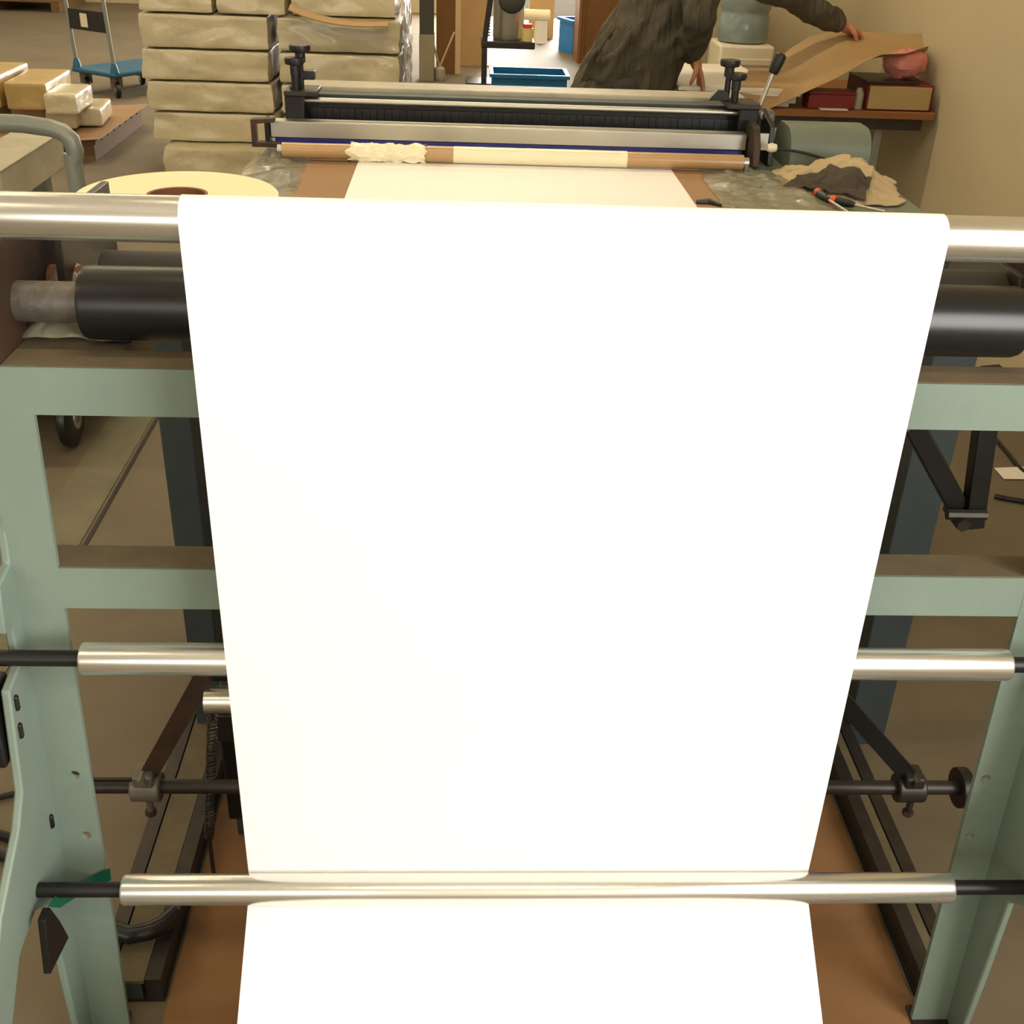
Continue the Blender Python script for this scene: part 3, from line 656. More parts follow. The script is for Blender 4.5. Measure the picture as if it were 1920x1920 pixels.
# ------------------------------------------------------------------ push cart with tubular handle, bench rail
yc = 3.6; wp0 = PZ(140, 834, 0)
t = thing('push_cart', (-1.9, yc, 0), 'grey tubular handle push cart on black rubber wheels', 'cart')
hz = PY(60, 228, yc).z; hx = PY(143, 340, yc).x
pts = [(-2.45, yc + .0, .24), (-2.45, yc, hz - .08), (-2.42, yc, hz - .03), (-2.36, yc, hz)]
pts += [PY(40, 232, yc), PY(95, 240, yc), PY(118, 248, yc), PY(133, 262, yc), PY(141, 285, yc), PY(143, 310, yc), (hx, yc, .9), (hx, yc, .24)]
MB().tube(pts, .0265, 16).build('handle', 'tube_grey', t)
MB().bb(-2.5, max(hx, wp0.x) + .04, wp0.y - .06, yc + 1.1, .19, .24).build('deck', 'tube_grey', t, bevel=.01)
wp = PZ(140, 834, 0)
for (x, y) in ((wp.x, wp.y), (-2.42, wp.y), (hx - .03, yc + .95), (-2.42, yc + .95)):
    wh = MB().lathe([(.03, -.022), (.075, -.022), (.095, -.012), (.098, 0), (.095, .012), (.075, .022), (.03, .022)], (x, y, .098), 'X', 32).build('wheel', 'rubber', t)
    MB().lathe([(0, -.027), (.036, -.025), (.04, .0), (.036, .025), (0, .027)], (x, y, .098), 'X', 24).build('hub', 'alu_dull', wh)
    MB().bb(x - .03, x + .03, y - .012, y + .012, .15, .19).build('fork', 'steel_grey', t)
    for s in (-.029, .026): MB().bb(x + s, x + s + .003, y - .012, y + .012, .085, .16).build('fork', 'steel_grey', t)
# bench seen past the handle
e0 = PY(112, 248, 4.4)
bz = e0.z
t = thing('steel_bench', (e0.x - .2, 4.0, 0), 'worn grey steel bench rail behind the cart handle', 'bench')
bh = .125
MB().bb(e0.x - .16, e0.x, 3.78, 4.42, bz - bh, bz - .006).build('rail', 'bench_metal', t, bevel=.004)
MB().bb(e0.x - .17, e0.x + .004, 3.78, 4.43, bz - .006, bz).build('rail_top', 'bench_metal', t, bevel=.002)
for y in (3.84, 4.33):
    MB().bb(e0.x - .10, e0.x - .05, y, y + .05, .245 if y < 4.69 else 0, bz - bh).build('leg', 'tube_grey', t, bevel=.003)
o = MB().bb(e0.x - .62, e0.x - .11, 3.72, 4.55, .243, bz - bh - .02)
o = o.build('paper_bundle', 'white_paper', bevel=.01)
tag(o, 'tall white paper bundle standing on the push cart deck behind the bench rail', 'paper bundle')

# ------------------------------------------------------------------ wrapped paper packs
def rbox(name, m_, dx, dy, dz, seed, amp=.022):
    b = MB(); n = 12
    bmesh.ops.create_cube(b.bm, size=1)
    bmesh.ops.subdivide_edges(b.bm, edges=list(b.bm.edges), cuts=n, use_grid_fill=True)
    for v in b.bm.verts:
        p = Vector((v.co.x * dx, v.co.y * dy, v.co.z * dz))
        r = .018
        q = Vector((max(-dx / 2 + r, min(dx / 2 - r, p.x)), max(-dy / 2 + r, min(dy / 2 - r, p.y)), max(-dz / 2 + r, min(dz / 2 - r, p.z))))
        d = p - q
        if d.length > 1e-6: p = q + d.normalized() * r
        nn = nz(p, 7, seed) * amp + nz(p, 18, seed + 2) * amp * .5
        f = Vector((p.x / dx, p.y / dy, 0)) * 1.2
        p += Vector((f.x * nn, f.y * nn * 1.5, 0))
        p.z = max(-dz / 2, min(dz / 2, p.z))
        v.co = p + Vector((0, 0, dz / 2))
    o = b.build(name, m_)
    return o
YS = 7.2
packs = {}
def pack(x0, x1, y0, dy, z0, dz, label, m_='wrap', yaw=0, group='shrink wrapped paper packs in the tall stack'):
    key = (round(x1 - x0, 2), dy, dz, m_, random.randint(0, 2))
    if key not in packs:
        o = rbox('paper_pack', m_, key[0] - .006, dy, dz - .004, random.random() * 50, .022 if key[0] > .36 and dz > .165 else .008); packs[key] = o
    else:
        o = packs[key].copy(); C.objects.link(o)
    o.location = ((x0 + x1) / 2, y0 + dy / 2, z0 + .002); o.rotation_euler.z = yaw
    tag(o, label, 'paper pack', group); return o
pz = [.205, .378, .555, .733, .925]
# pallet below the stack
def pallet(x0, x1, y0, y1, z0, label, m_='wood_pallet', h=.12):
    t = thing('pallet', ((x0 + x1) / 2, (y0 + y1) / 2, z0), label, 'pallet')
    n = max(4, int((y1 - y0) / .15))
    for k in range(n):
        w_ = (y1 - y0) / n
        MB().bb(x0, x1, y0 + k * w_, y0 + (k + .78) * w_, z0 + h - .02, z0 + h).build('plank', m_, t)
    for fx in (0, .5, 1):
        xx = x0 + .06 + (x1 - x0 - .12) * fx
        MB().bb(xx - .05, xx + .05, y0, y1, z0, z0 + h - .02).build('runner', m_, t)
    return t
stl = ['cream wrapped paper pack second from the bottom, in the column beside the blue trolley', 'cream wrapped paper pack third from the bottom, in the column beside the blue trolley', 'cream wrapped paper pack fourth from the bottom, in the column beside the blue trolley', 'cream wrapped paper pack fifth from the bottom, in the column beside the blue trolley']
offs = [.0, -.015, -.03, -.02]
for i in range(4):
    pack(-1.868 + offs[i], -1.118 + offs[i], YS, 1.0, pz[i], pz[i + 1] - pz[i], stl[i])
pack(-1.795, -1.06, YS - .14, 1.0, 0, .205, 'cream wrapped paper pack at the floor jutting out under the stack')
pack(-1.06 + .01, -.40, YS, 1.0, 0, .205, 'cream wrapped paper pack at the floor beneath the film wrapped column')
for i in range(4):
    pack(-1.092, -.385 + .01, YS + .01, 1.0, pz[i], pz[i + 1] - pz[i], ['cream wrapped paper pack second from the bottom, in the film wrapped column', 'cream wrapped paper pack third from the bottom, in the film wrapped column', 'cream wrapped paper pack fourth from the bottom, in the film wrapped column', 'cream wrapped paper pack under the curled kraft card, in the film wrapped column'][i])
tops = ['cream wrapped paper pack on top of the stack at the trolley end', 'cream wrapped paper pack on top of the stack bridging both columns', 'cream wrapped paper pack on top of the stack behind the curled kraft card']
for i, (a, b) in enumerate(((-1.87, -1.45), (-1.425, -1.03), (-1.015, -.40))):
    pack(a, b, YS + (.0 if i < 2 else .05), .95, pz[4], .20, tops[i])
# film over the right hand end of the stack
def filmf(u, v):
    z = .03 + u * 1.05; y = YS - .03 + v * .98
    return (-.352 + .018 * nz((y, z, 0), 9, 3) + .01 * nz((y, z, 0), 24, 6), y, z)
tag(MB().grid(34, 26, filmf).build('stretch_film', 'film_stack', solid=.001, fix=False), 'shiny stretch film pulled over the end of the paper stack', 'stretch film')
def cardf(u, v):
    a = PY(545, 22, YS - .02); b = PY(730, 46, YS - .02)
    x = a.x + (b.x - a.x) * u; z = a.z + (b.z - a.z) * u - .025 * math.sin(math.pi * u) ** 1.0 + .02 * (1 - u) ** 6
    return (x, YS - .12 + .095 * v, max(z, .0) + .02 * v)
o = MB().grid(20, 6, cardf).build('kraft_card', 'kraft_light', solid=.006, fix=False)
tag(o, 'curled kraft card sticking out of the film wrapped column', 'kraft card')

# ------------------------------------------------------------------ blue platform trolley
t0 = PZ(165, 168, 0)
dz0 = PY(165, 134, t0.y).z
t = thing('platform_trolley', (t0.x + .4, t0.y, 0), 'blue platform trolley with folding grey handle beside the paper stack', 'trolley')
d = [PZ(133, 128, .19), PZ(213, 141, .19), PZ(300, 132, .19), PZ(215, 112, .19)]
dv = d[1] - d[0]; d = [Vector((q.x, q.y, 0)) for q in d]; dv = d[1] - d[0]; L1 = dv.length; ux = dv.normalized(); uy = Vector((-ux.y, ux.x, 0))
d2 = d[0] + uy * .75; d3 = d[1] + uy * .75
m = MB(); 
lo = [m.bm.verts.new((q.x, q.y, .165)) for q in (d[0], d[1], d3, d2)]; hi = [m.bm.verts.new((q.x, q.y, .20)) for q in (d[0], d[1], d3, d2)]
m.bm.faces.new(lo[::-1]); m.bm.faces.new(hi)
for i in range(4): m.bm.faces.new((lo[i], lo[(i + 1) % 4], hi[(i + 1) % 4], hi[i]))
m.build('deck', 'trolley_blue', t, bevel=.012)
hp = []
for k, q in ((0, d[0]), (1, d[1])):
    p = q + ux * (.03 if k == 0 else -.03) + uy * .04; hp.append(p)
    MB().tube([(p.x, p.y, .20), (p.x, p.y, .235), (p.x, p.y, .27)], [.035, .03, .018], 12).build('handle_socket', 'trolley_blue', t)
tilt = -uy * .03
pts = [hp[0] + Vector((0, 0, .205))] + [hp[0].lerp(hp[0] + tilt, f) + Vector((0, 0, .22 + .60 * f)) for f in (.3, .6, .9, 1.0)] 
e = [hp[0] + tilt + Vector((0, 0, .86)) + ux * .03, hp[1] + tilt + Vector((0, 0, .86)) - ux * .03]
pts += e + [hp[1].lerp(hp[1] + tilt, f) + Vector((0, 0, .22 + .60 * f)) for f in (1.0, .9, .6, .3)] + [hp[1] + Vector((0, 0, .205))]
MB().tube(pts, .015, 12).build('handle', 'tube_grey', t)
ca, cb = hp[0] + tilt * .62, hp[1] + tilt * .62
nrm = Vector((ux.y, -ux.x, 0))
zp = PY(180, 35, hp[0].y).z
pl = MB().bar(ca + Vector((0, 0, zp ))
                 , cb + Vector((0, 0, zp)), .012, .15).build('name_plate', 'steel_black', t)
cc = (ca + cb) / 2 - ux * .03 + Vector((0, 0, zp)) + nrm * .009
MB().bar(cc - ux * .04, cc + ux * .04, .004, .10).build('plate_sticker', 'white_plastic', pl)
for (fx, fy) in ((.14, .08), (.86, .08), (.14, .66), (.86, .66)):
    p = d[0] + ux * (L1 * fx) + uy * fy
    ax = uy.lerp(ux, .35).normalized()
    whl = MB().cyl(p + Vector((0, 0, .062)) - ax * .018, p + Vector((0, 0, .062)) + ax * .018, .062, n=28).build('wheel', 'rubber', t, bevel=.008)
    MB().cyl(p + Vector((0, 0, .062)) - ax * .021, p + Vector((0, 0, .062)) + ax * .021, .03, n=16).build('hub', 'alu_dull', whl)
    MB().bar(p + Vector((0, 0, .075)) + ax * .024, p + Vector((0, 0, .165)) + ax * .024, .05, .005).build('caster_fork', 'steel_grey', t)
    MB().bar(p + Vector((0, 0, .075)) - ax * .024, p + Vector((0, 0, .165)) - ax * .024, .05, .005).build('caster_fork', 'steel_grey', t)

# ------------------------------------------------------------------ low pallet with yellow and white packs
pA = PZ(255, 265, .0)
ang = math.radians(-8)
t = pallet(-4.0, -2.33, 7.55, 8.75, 0, 'wooden pallet under the orange cardboard and yellow packs')
def cbf(u, v):
    return (-4.0 + 1.72 * u, 7.45 + 1.25 * v + .05 * (u - .5), .128 + .012 * abs(nz((u * 2, v * 2, 0), 2, 4)) + (.02 * (u ** 8)))
tag(MB().grid(16, 12, cbf).build('cardboard_sheet', 'kraft', solid=.006, fix=False), 'orange brown cardboard sheet laid over the wooden pallet', 'cardboard')
gq = 'packs on the low pallet'
zc = .150
def pk_at(px, py, z0, w_, dy, dz, label, m_, yaw):
    q = PZ(px, py, z0); pack(q.x - w_ / 2, q.x + w_ / 2, q.y, dy, z0, dz, label, m_, yaw, gq); return q
pk_at(163, 238, zc, .17, .40, .12, 'small white paper pack alone on the bare cardboard corner', 'wrap', .1)
pk_at(112, 243, zc, .20, .42, .12, 'white paper pack under another white pack on the low pallet', 'wrap', .08)
pk_at(113, 216, zc + .12, .21, .42, .13, 'white paper pack resting on another white pack', 'wrap', .05)
pk_at(52, 238, zc, .22, .55, .13, 'brown wrapped pack beneath the yellow packs', 'kraft', .06)
pk_at(48, 208, zc + .13, .27, .62, .17, 'yellow wrapped pack on top of the brown pack', 'wrap_yellow', .06)
pk_at(-48, 203, zc + .13, .34, .62, .20, 'taller yellow wrapped pack at the end of the pallet row', 'wrap_yellow', .02)
pk_at(-50, 236, zc, .34, .62, .13, 'plain wrapped pack supporting the taller yellow pack', 'wrap', .0)
# far pallet
q = PZ(60, 22, 0)
pallet(q.x - 1.3, q.x + .35, q.y, q.y + 1.1, 0, 'far wooden pallet beyond the blue trolley', h=.13)
pk = rbox('wrapped_load', 'wrap', 1.3, .9, .45, 3.3); pk.location = (q.x - .6, q.y + .55, .132)
tag(pk, 'film wrapped load standing on the far wooden pallet', 'wrapped load')

# ------------------------------------------------------------------ far middle: pillar, boards, stand, crates
def post(name, pl_, pr_, py, m_, label, cat, h, dy=.12):
    a, b = PZ(pl_, py, 0), PZ(pr_, py, 0)
    o = MB().bb(a.x, b.x, a.y, a.y + dy, 0, h).build(name, m_, bevel=.004); return tag(o, label, cat) if label else o
a = PZ(787, 152, 0); b = PZ(813, 152, 0)
t = thing('steel_pillar', ((a.x + b.x) / 2, a.y, 0), 'dark steel pillar with a grey base behind the paper stack', 'pillar')
MB().bb(a.x, b.x, a.y, a.y + .18, .40, ZC).build('upper_shaft', 'pillar_dark', t, bevel=.004)
MB().bb(a.x - .005, b.x + .005, a.y - .005, a.y + .185, 0, .40).build('base_sleeve', 'pillar_grey', t, bevel=.004)
a = PZ(818, 138, 0); b = PZ(853, 138, 0)
t = thing('brown_board', ((a.x + b.x) / 2, a.y, 0), 'tall brown board standing upright with a pale edge strip', 'board')
MB().bb(a.x, b.x, a.y, a.y + .05, 0, 2.0).build('panel', 'brown_board', t, bevel=.002)
MB().bb(b.x, b.x + .05, a.y - .005, a.y + .055, 0, .75).build('edge_strip', 'light_edge', t, bevel=.002)
q = PZ(824, 150, 0)
t = thing('string_weight', q, 'pale round weight tied with cords before the brown board', 'weight')
MB().lathe([(0, 0), (.05, 0), (.058, .03), (.05, .10), (.03, .12), (0, .12)], (q.x, q.y, 0), 'Z', 20).build('weight_body', 'bench_metal', t)
MB().tube([(q.x, q.y, .11), PY(812, 80, q.y)], .010, 8).build('cord', 'bench_metal', t)
MB().tube([(q.x, q.y, .11), PY(852, 60, q.y)], .008, 8).build('cord', 'light_edge', t)
a = PZ(859, 122, 0); b = PZ(912, 122, 0)
t = thing('cardboard_carton', ((a.x + b.x) / 2, a.y, 0), 'tall tan cardboard carton standing behind the grey stand', 'carton')
MB().bb(a.x, b.x, a.y, a.y + .4, 0, 1.5).build('body', 'tan_panel', t, bevel=.004)
MB().bb(a.x + .005, b.x + .10, a.y - .06, a.y - .002, 0.0, .012).build('bottom_flap', 'kraft_light', t)
# grey stand with tray and drum
q = PZ(907, 160, 0)
t = thing('tray_stand', q, 'grey metal tray stand in front of the bright doorway', 'stand')
ys = q.y
zt2 = PY(907, 76, ys).z
MB().bb(q.x - .025, q.x + .025, ys - .025, ys + .025, .02, zt2).build('post', 'steel_dark', t, bevel=.004)
MB().bar((q.x, ys, zt2), PY(925, -40, ys), .05, .05).build('upper_post', 'steel_dark', t)
MB().bb(q.x - .16, q.x + .16, ys - .03, ys + .35, 0, .02).build('foot', 'steel_dark', t, bevel=.004)
MB().bb(q.x - .03, PY(1003, 80, ys).x, ys - .03, ys + .40, zt2 - .06, zt2 - .0).build('tray', 'steel_dark', t, bevel=.01)
for zz in [zt2 + .04 + .025 * i for i in range(7)]:
    MB().bb(q.x + .028, q.x + .05, ys - .01, ys + .01, zz, zz + .012).build('rack_tooth', 'steel_dark', t)
pc = PY(953, 66, ys + .15)
t = thing('grey_drum', (pc.x, ys + .18, zt2), 'grey metal drum standing on the tray stand', 'drum')
MB().lathe([(0, zt2 + .001), (.135, zt2 + .001), (.14, zt2 + .02), (.14, zt2 + .55), (.13, zt2 + .56), (0, zt2 + .56)], (pc.x, ys + .19, 0), 'Z', 32).build('shell', 'alu_dull', t)
MB().sph(PY(960, 0, ys + .02), .12, (1, .35, .95), 20).build('dark_cover', 'pillar_dark', t)
q2 = PY(990, 78, ys + .08)
t = thing('yellow_tub', (q2.x, ys + .1, zt2), 'small yellow tub with red lid on the tray stand', 'tub')
MB().lathe([(0, zt2 + .001), (.048, zt2 + .001), (.055, zt2 + .11), (0, zt2 + .11)], (q2.x - .01, ys + .05, 0), 'Z', 20).build('body', 'pale_yellow', t)
MB().lathe([(0, zt2 + .111), (.042, zt2 + .111), (.042, zt2 + .145), (0, zt2 + .15)], (q2.x - .01, ys + .05, 0), 'Z', 20).build('lid', 'red_lid', t)
# white pedestal with a roll, brown panel
q = PZ(1013, 80, 0)
t = thing('white_pedestal', q, 'white pedestal with a fat pale roll on top near the doorway', 'pedestal')
zt3 = PY(1013, 38, q.y).z
MB().lathe([(0, 0), (.085, 0), (.075, .03), (.07, zt3), (0, zt3)], (q.x, q.y, 0), 'Z', 24).build('column', 'white_plastic', t)
MB().cyl((q.x - .24, q.y, zt3 + .055), (q.x + .10, q.y, zt3 + .055), .06, n=24).build('roll', 'cream_paper', t, bevel=.02)
a = PZ(990, 72, 0); b = PZ(1036, 72, 0)
o = MB().bb(a.x, b.x, a.y, a.y + .04, 0, 1.9).build('plywood_sheet', 'tan_panel', bevel=.003); tag(o, 'tan board leaning upright behind the white pedestal', 'board')
# blue crates
def crate(name, c, dx, dy, h, m_, label, yaw=0.0):
    t = thing(name, c, label, 'crate')
    th = .012
    m = MB().bb(-dx / 2, dx / 2, -dy / 2, dy / 2, 0, .012)
    m.bb(-dx / 2, dx / 2, -dy / 2, -dy / 2 + th, .012, h).bb(-dx / 2, dx / 2, dy / 2 - th, dy / 2, .012, h)
    m.bb(-dx / 2, -dx / 2 + th, -dy / 2 + th, dy / 2 - th, .012, h).bb(dx / 2 - th, dx / 2, -dy / 2 + th, dy / 2 - th, .012, h)
    o = m.build('body', m_); o.parent = t
    r = MB(); e = .022
    r.bb(-dx / 2 - e, dx / 2 + e, -dy / 2 - e, -dy / 2, h - .03, h).bb(-dx / 2 - e, dx / 2 + e, dy / 2, dy / 2 + e, h - .03, h)
    r.bb(-dx / 2 - e, -dx / 2, -dy / 2, dy / 2, h - .03, h).bb(dx / 2, dx / 2 + e, -dy / 2, dy / 2, h - .03, h)
    o = r.build('rim', m_); o.parent = t
    o = MB().bb(-dx / 2, dx / 2, -dy / 2 - .008, -dy / 2, h * .45, h * .5).build('rib', m_); o.parent = t
    t.rotation_euler.z = yaw
    return t
a, b = PY(922, 150, 10.6), PY(1060, 150, 10.6)
crate('plastic_crate', ((a.x + b.x) / 2, 10.62, 0), b.x - a.x, .42, PY(990, 133, 10.63).z, 'blue_plastic', 'long dark blue plastic crate on the floor behind the cutter', .0)
q = PZ(1072, 102, 0)
t = crate('plastic_crate', (q.x + .05, q.y + .2, 0), .24, .36, PY(1068, 38, q.y).z, 'blue_bright', 'bright blue plastic crate standing by the doorway', .35)
# brown board behind the worker
a, b = PZ(1086, 118, 0), PZ(1200, 118, 0)
t = thing('tall_cabinet', ((a.x + b.x) / 2, a.y, 0), 'brown wooden cabinet standing behind the worker', 'cabinet')
MB().bb(a.x, b.x, a.y, a.y + .5, 0, 1.9).build('body', 'brown_board', t, bevel=.004)
MB().bb(a.x - .03, a.x, a.y - .01, a.y + .5, 0, 1.9).build('side_strip', 'desk_wood', t, bevel=.003)
MB().bb(a.x + .05, b.x - .05, a.y - .012, a.y - .001, .06, .62).build('door', 'brown_board', t, bevel=.003)
MB().bb(a.x + .05, b.x - .05, a.y - .012, a.y - .001, .66, 1.84).build('door', 'brown_board', t, bevel=.003)

# ------------------------------------------------------------------ work table by the wall and things on it
ZD = .85; DY0 = 5.06
t = thing('work_table', (1.4, 5.4, 0), 'wooden work table against the wall with grey legs', 'table')
MB().bb(.88, XW - .02, DY0, 5.95, ZD - .03, ZD).build('table_top', 'desk_wood', t, bevel=.003)
MB().bb(.93, XW - .06, DY0 + .03, DY0 + .06, ZD - .08, ZD - .03).build('apron', 'steel_dark', t)
for x in (.93, 1.80):
    for y in (DY0 + .06, 5.87): MB().bb(x, x + .035, y, y + .035, 0, ZD - .03).build('leg', 'tube_grey', t, bevel=.003)
# stacks of white sheets
def sheets(name, x0, x1, y0, y1, z0, h, n, label, mm='white_paper', fan=.03, group=None):
    t = thing(name, ((x0 + x1) / 2, (y0 + y1) / 2, z0), label, 'paper stack', group)
    for k in range(n):
        zz = z0 + h * k / n; j = fan * (random.random() - .5); ro = Matrix.Rotation((random.random() - .5) * fan * 1.5, 3, 'Z')
        MB().box(((x0 + x1) / 2 + j, (y0 + y1) / 2 + fan * (random.random() - .5), zz + h / n * .5), (x1 - x0, y1 - y0, h / n * .96), ro).build('sheet_layer', mm, t)
    return t
sheets('sheet_stack', .92, 1.42, 5.10, 5.55, ZD + .001, .075, 5, 'stack of loose white paper sheets under the worker\'s hand', fan=.05)
sheets('sheet_stack', .98, 1.36, 5.62, 5.9, ZD + .001, .06, 5, 'second white paper stack beneath the lifted kraft sheet', fan=.03)
# cream carton with dark red edges
cx0, cx1 = PZ(1626, 209, ZD).x, PZ(1742, 209, ZD).x
cz = PY(1690, 160, DY0 + .03).z
t = thing('file_box', ((cx0 + cx1) / 2, DY0 + .15, ZD), 'cream fronted dark red box at the wall end of the table', 'box')
cx1 = min(cx1, XW - .012)
MB().bb(cx0, cx1, DY0 + .03, DY0 + .33, ZD + .001, cz).build('shell', 'dark_red', t, bevel=.004)
MB().bb(cx0 + .006, cx1 - .012, DY0 + .022, DY0 + .03, ZD + .006, cz - .006).build('front_label', 'box_cream', t, bevel=.002)
MB().bb(cx0 - .01, cx0 + .22, DY0 + .04, DY0 + .30, cz + .0005, cz + .012).build('lid_board', 'black_plastic', t, bevel=.002)
rx0, rx1 = PZ(1515, 205, ZD).x, PZ(1598, 205, ZD).x
t = thing('red_carton', ((rx0 + rx1) / 2, DY0 + .2, ZD), 'dark red carton under the lifted kraft paper', 'box')
MB().bb(rx0, rx1, DY0 + .02, DY0 + .12, ZD + .001, ZD + .060).build('body', 'red', t, bevel=.004)
MB().bb(rx0 - .002, rx1 + .002, DY0 + .018, DY0 + .122, ZD + .060, ZD + .072).build('lid', 'dark_red', t, bevel=.003)
p = PZ(1605, 204, ZD)
tag(MB().lathe([(0, 0), (.022, 0), (.022, .06), (.014, .075), (.012, .085), (0, .085)], (p.x + .004, DY0 + .06, ZD + .001), 'Z', 18).build('small_bottle', 'bench_metal'), 'small grey bottle between the red carton and the cream box', 'bottle')
p = PZ(1545, 206, ZD)
o = MB().bb(p.x - .02, p.x + .10, DY0 - .012, DY0 + .06, ZD + .0015, ZD + .006).build('paper_slip', 'white_paper'); tag(o, 'white paper slip lying over the table edge', 'paper slip')
def bag(name, m_, c, r, sc, seed, label):
    b = MB().sph((0, 0, 0), 1, (1, 1, 1), 28)
    for v in b.bm.verts:
        d = v.co.normalized(); k = 1 + .22 * nz(d, 2.2, seed) + .10 * nz(d, 5, seed + 4)
        v.co = Vector(c) + Vector((d.x * sc[0], d.y * sc[1], d.z * sc[2])) * (r * k)
    return tag(b.build(name, m_), label, 'bag')
q = PY(1690, 132, 5.25)
bag('pink_bag', 'pink_bag', (q.x, 5.22, cz + .072), .10, (.95, .8, .62), 3, 'pink plastic bag on top of the dark red box')
q = PY(1728, 108, 5.45)
bag('clear_bag', 'clear_bag', (q.x - .01, 5.72, ZD + .10), .10, (.7, .7, 1.0), 8, 'clear plastic bag against the wall behind the pink bag')
# the kraft sheet being lifted
lowp = [(1380, 206, 5.03), (1440, 205, 5.03), (1500, 181, 5.04), (1560, 152, 5.05), (1620, 118, 5.06), (1655, 104, 5.08), (1700, 98, 5.12), (1742, 82, 5.2)]
upp = [(1400, 165, 5.60), (1440, 128, 5.62), (1480, 92, 5.64), (1520, 66, 5.62), (1575, 52, 5.55), (1620, 58, 5.50), (1680, 62, 5.48), (1735, 66, 5.45)]
def interp(l, u):
    f = u * (len(l) - 1); i = min(int(f), len(l) - 2); s = f - i
    s = s * s * (3 - 2 * s) * .3 + s * .7
    return PY(*l[i]).lerp(PY(*l[i + 1]), s)
def kf(u, v):
    a, b = interp(lowp, u), interp(upp, u); p = a.lerp(b, v)
    p.z += .05 * math.sin(math.pi * v) * (1 - u) * .3 - .05 * math.sin(math.pi * v) * u + .012 * math.sin(9 * v + 4 * u) * u + .006 * nz((u * 5, v * 5, 0), 1, 3)
    p.z = max(p.z, ZD + .085 if p.y > 5.08 else ZD + .004)
    return p
o = MB().grid(42, 26, kf).build('kraft_sheet', 'kraft_light', solid=.0015, fix=False)
tag(o, 'large kraft paper sheet being lifted off the table by the worker', 'kraft paper')

# water dispenser with bottle
yb = 5.98
xa, xb = PY(1350, 100, yb).x, PY(1452, 100, yb).x; xm = (xa + xb) / 2
zb0 = PY(1400, 86, yb).z
t = thing('water_dispenser', (xm, yb + .15, 0), 'cream water dispenser in the corner behind the work table', 'water dispenser')
MB().bb(xa, xb, yb, yb + .30, 0, zb0).build('body', 'white_plastic', t, bevel=.012)
MB().bb(xa + .012, xb - .012, yb - .006, yb + .004, zb0 - .09, zb0 - .06).build('front_ledge', 'white_plastic', t, bevel=.003)
for dx in (-.05, .05): MB().bb(xm + dx - .015, xm + dx + .015, yb - .03, yb, zb0 - .15, zb0 - .12).build('tap', 'white_plastic', t, bevel=.004)
t = thing('water_bottle', (xm, yb + .15, zb0), 'large bluish water bottle upside down on the dispenser', 'water bottle')
rb = (PY(1450, 40, yb + .15).x - PY(1356, 40, yb + .15).x) / 2
MB().lathe([(0, zb0 + .0), (rb * .86, zb0 + .001), (rb * .95, zb0 + .008), (rb, zb0 + .03), (rb, zb0 + .06), (rb, zb0 + .12), (rb * .95, zb0 + .13), (rb * .95, zb0 + .15), (rb, zb0 + .16), (rb, zb0 + .24), (rb * .95, zb0 + .25), (rb * .95, zb0 + .27), (rb, zb0 + .28), (rb, zb0 + .36), (rb * .8, zb0 + .385), (0, zb0 + .385)], (xm, yb + .155, 0), 'Z', 40).build('bottle_shell', 'water_blue', t)
a = PY(1326, 60, 6.3)
o = MB().plate([(1.02, .0), (1.15, .0), (1.15, 1.03), (1.12, 1.03)], [], 'XZ', 6.30, .05).build('leaning_board', 'brown_board', bevel=.003)
tag(o, 'dark brown board leaning at the wall corner behind the worker', 'board')

# ------------------------------------------------------------------ the worker
def capsule_mesh(segs, voxel, smooth_it=6, disp=None):
    """segs: list of (a, b, ra, rb) tapered capsules; merged by voxel remesh into one surface"""
    b = MB()
    for a, c, ra, rb in segs:
        a, c = Vector(a), Vector(c)
        b.cyl(a, c, ra, rb, n=18) if (c - a).length > 1e-5 else None
        b.sph(a, ra, n=16); b.sph(c, rb, n=16)
    me = bpy.data.meshes.new('tmp'); b.bm.to_mesh(me); b.bm.free()
    o = bpy.data.objects.new('tmp', me); C.objects.link(o)
    md = o.modifiers.new('r', 'REMESH'); md.mode = 'VOXEL'; md.voxel_size = voxel
    ms = o.modifiers.new('s', 'SMOOTH'); ms.iterations = smooth_it; ms.factor = .5
    dg = bpy.context.evaluated_depsgraph_get(); ev = o.evaluated_get(dg)
    out = bpy.data.meshes.new_from_object(ev)
    bpy.data.objects.remove(o); bpy.data.meshes.remove(me)
    out.polygons.foreach_set('use_smooth', [True] * len(out.polygons))
    return out
YP = 5.2
hip = PY(1160, 168, YP); 
V = Vector
pel = V((hip.x, YP, .92)); waist = V((hip.x + .09, YP, 1.08)); chest = V((hip.x + .21, YP + .01, 1.28)); neck = V((hip.x + .31, YP + .02, 1.44)); head = V((hip.x + .385, YP + .02, 1.565))
shR = V((chest.x + .07, YP - .17, 1.385)); shL = V((chest.x + .10, YP + .19, 1.39))
elR = PY(1312, 30, YP - .26); wrR = PY(1299, 102, YP - .14)
hdR = PY(1309, 130, YP - .12)
elL = PY(1452, -22, YP + .22); wrL = PY(1578, 46, YP + .24); hdL = PY(1603, 62, YP + .26)
hpR = V((pel.x, YP - .10, .90)); hpL = V((pel.x + .02, YP + .10, .90))
knR = V((pel.x + .03, YP - .11, .50)); knL = V((pel.x + .10, YP + .12, .50))
anR = V((pel.x - .03, YP - .11, .10)); anL = V((pel.x + .06, YP + .12, .10))
per = thing('person', (pel.x, YP, 0), 'person in a dark olive work jacket bending over the table lifting kraft paper', 'person')
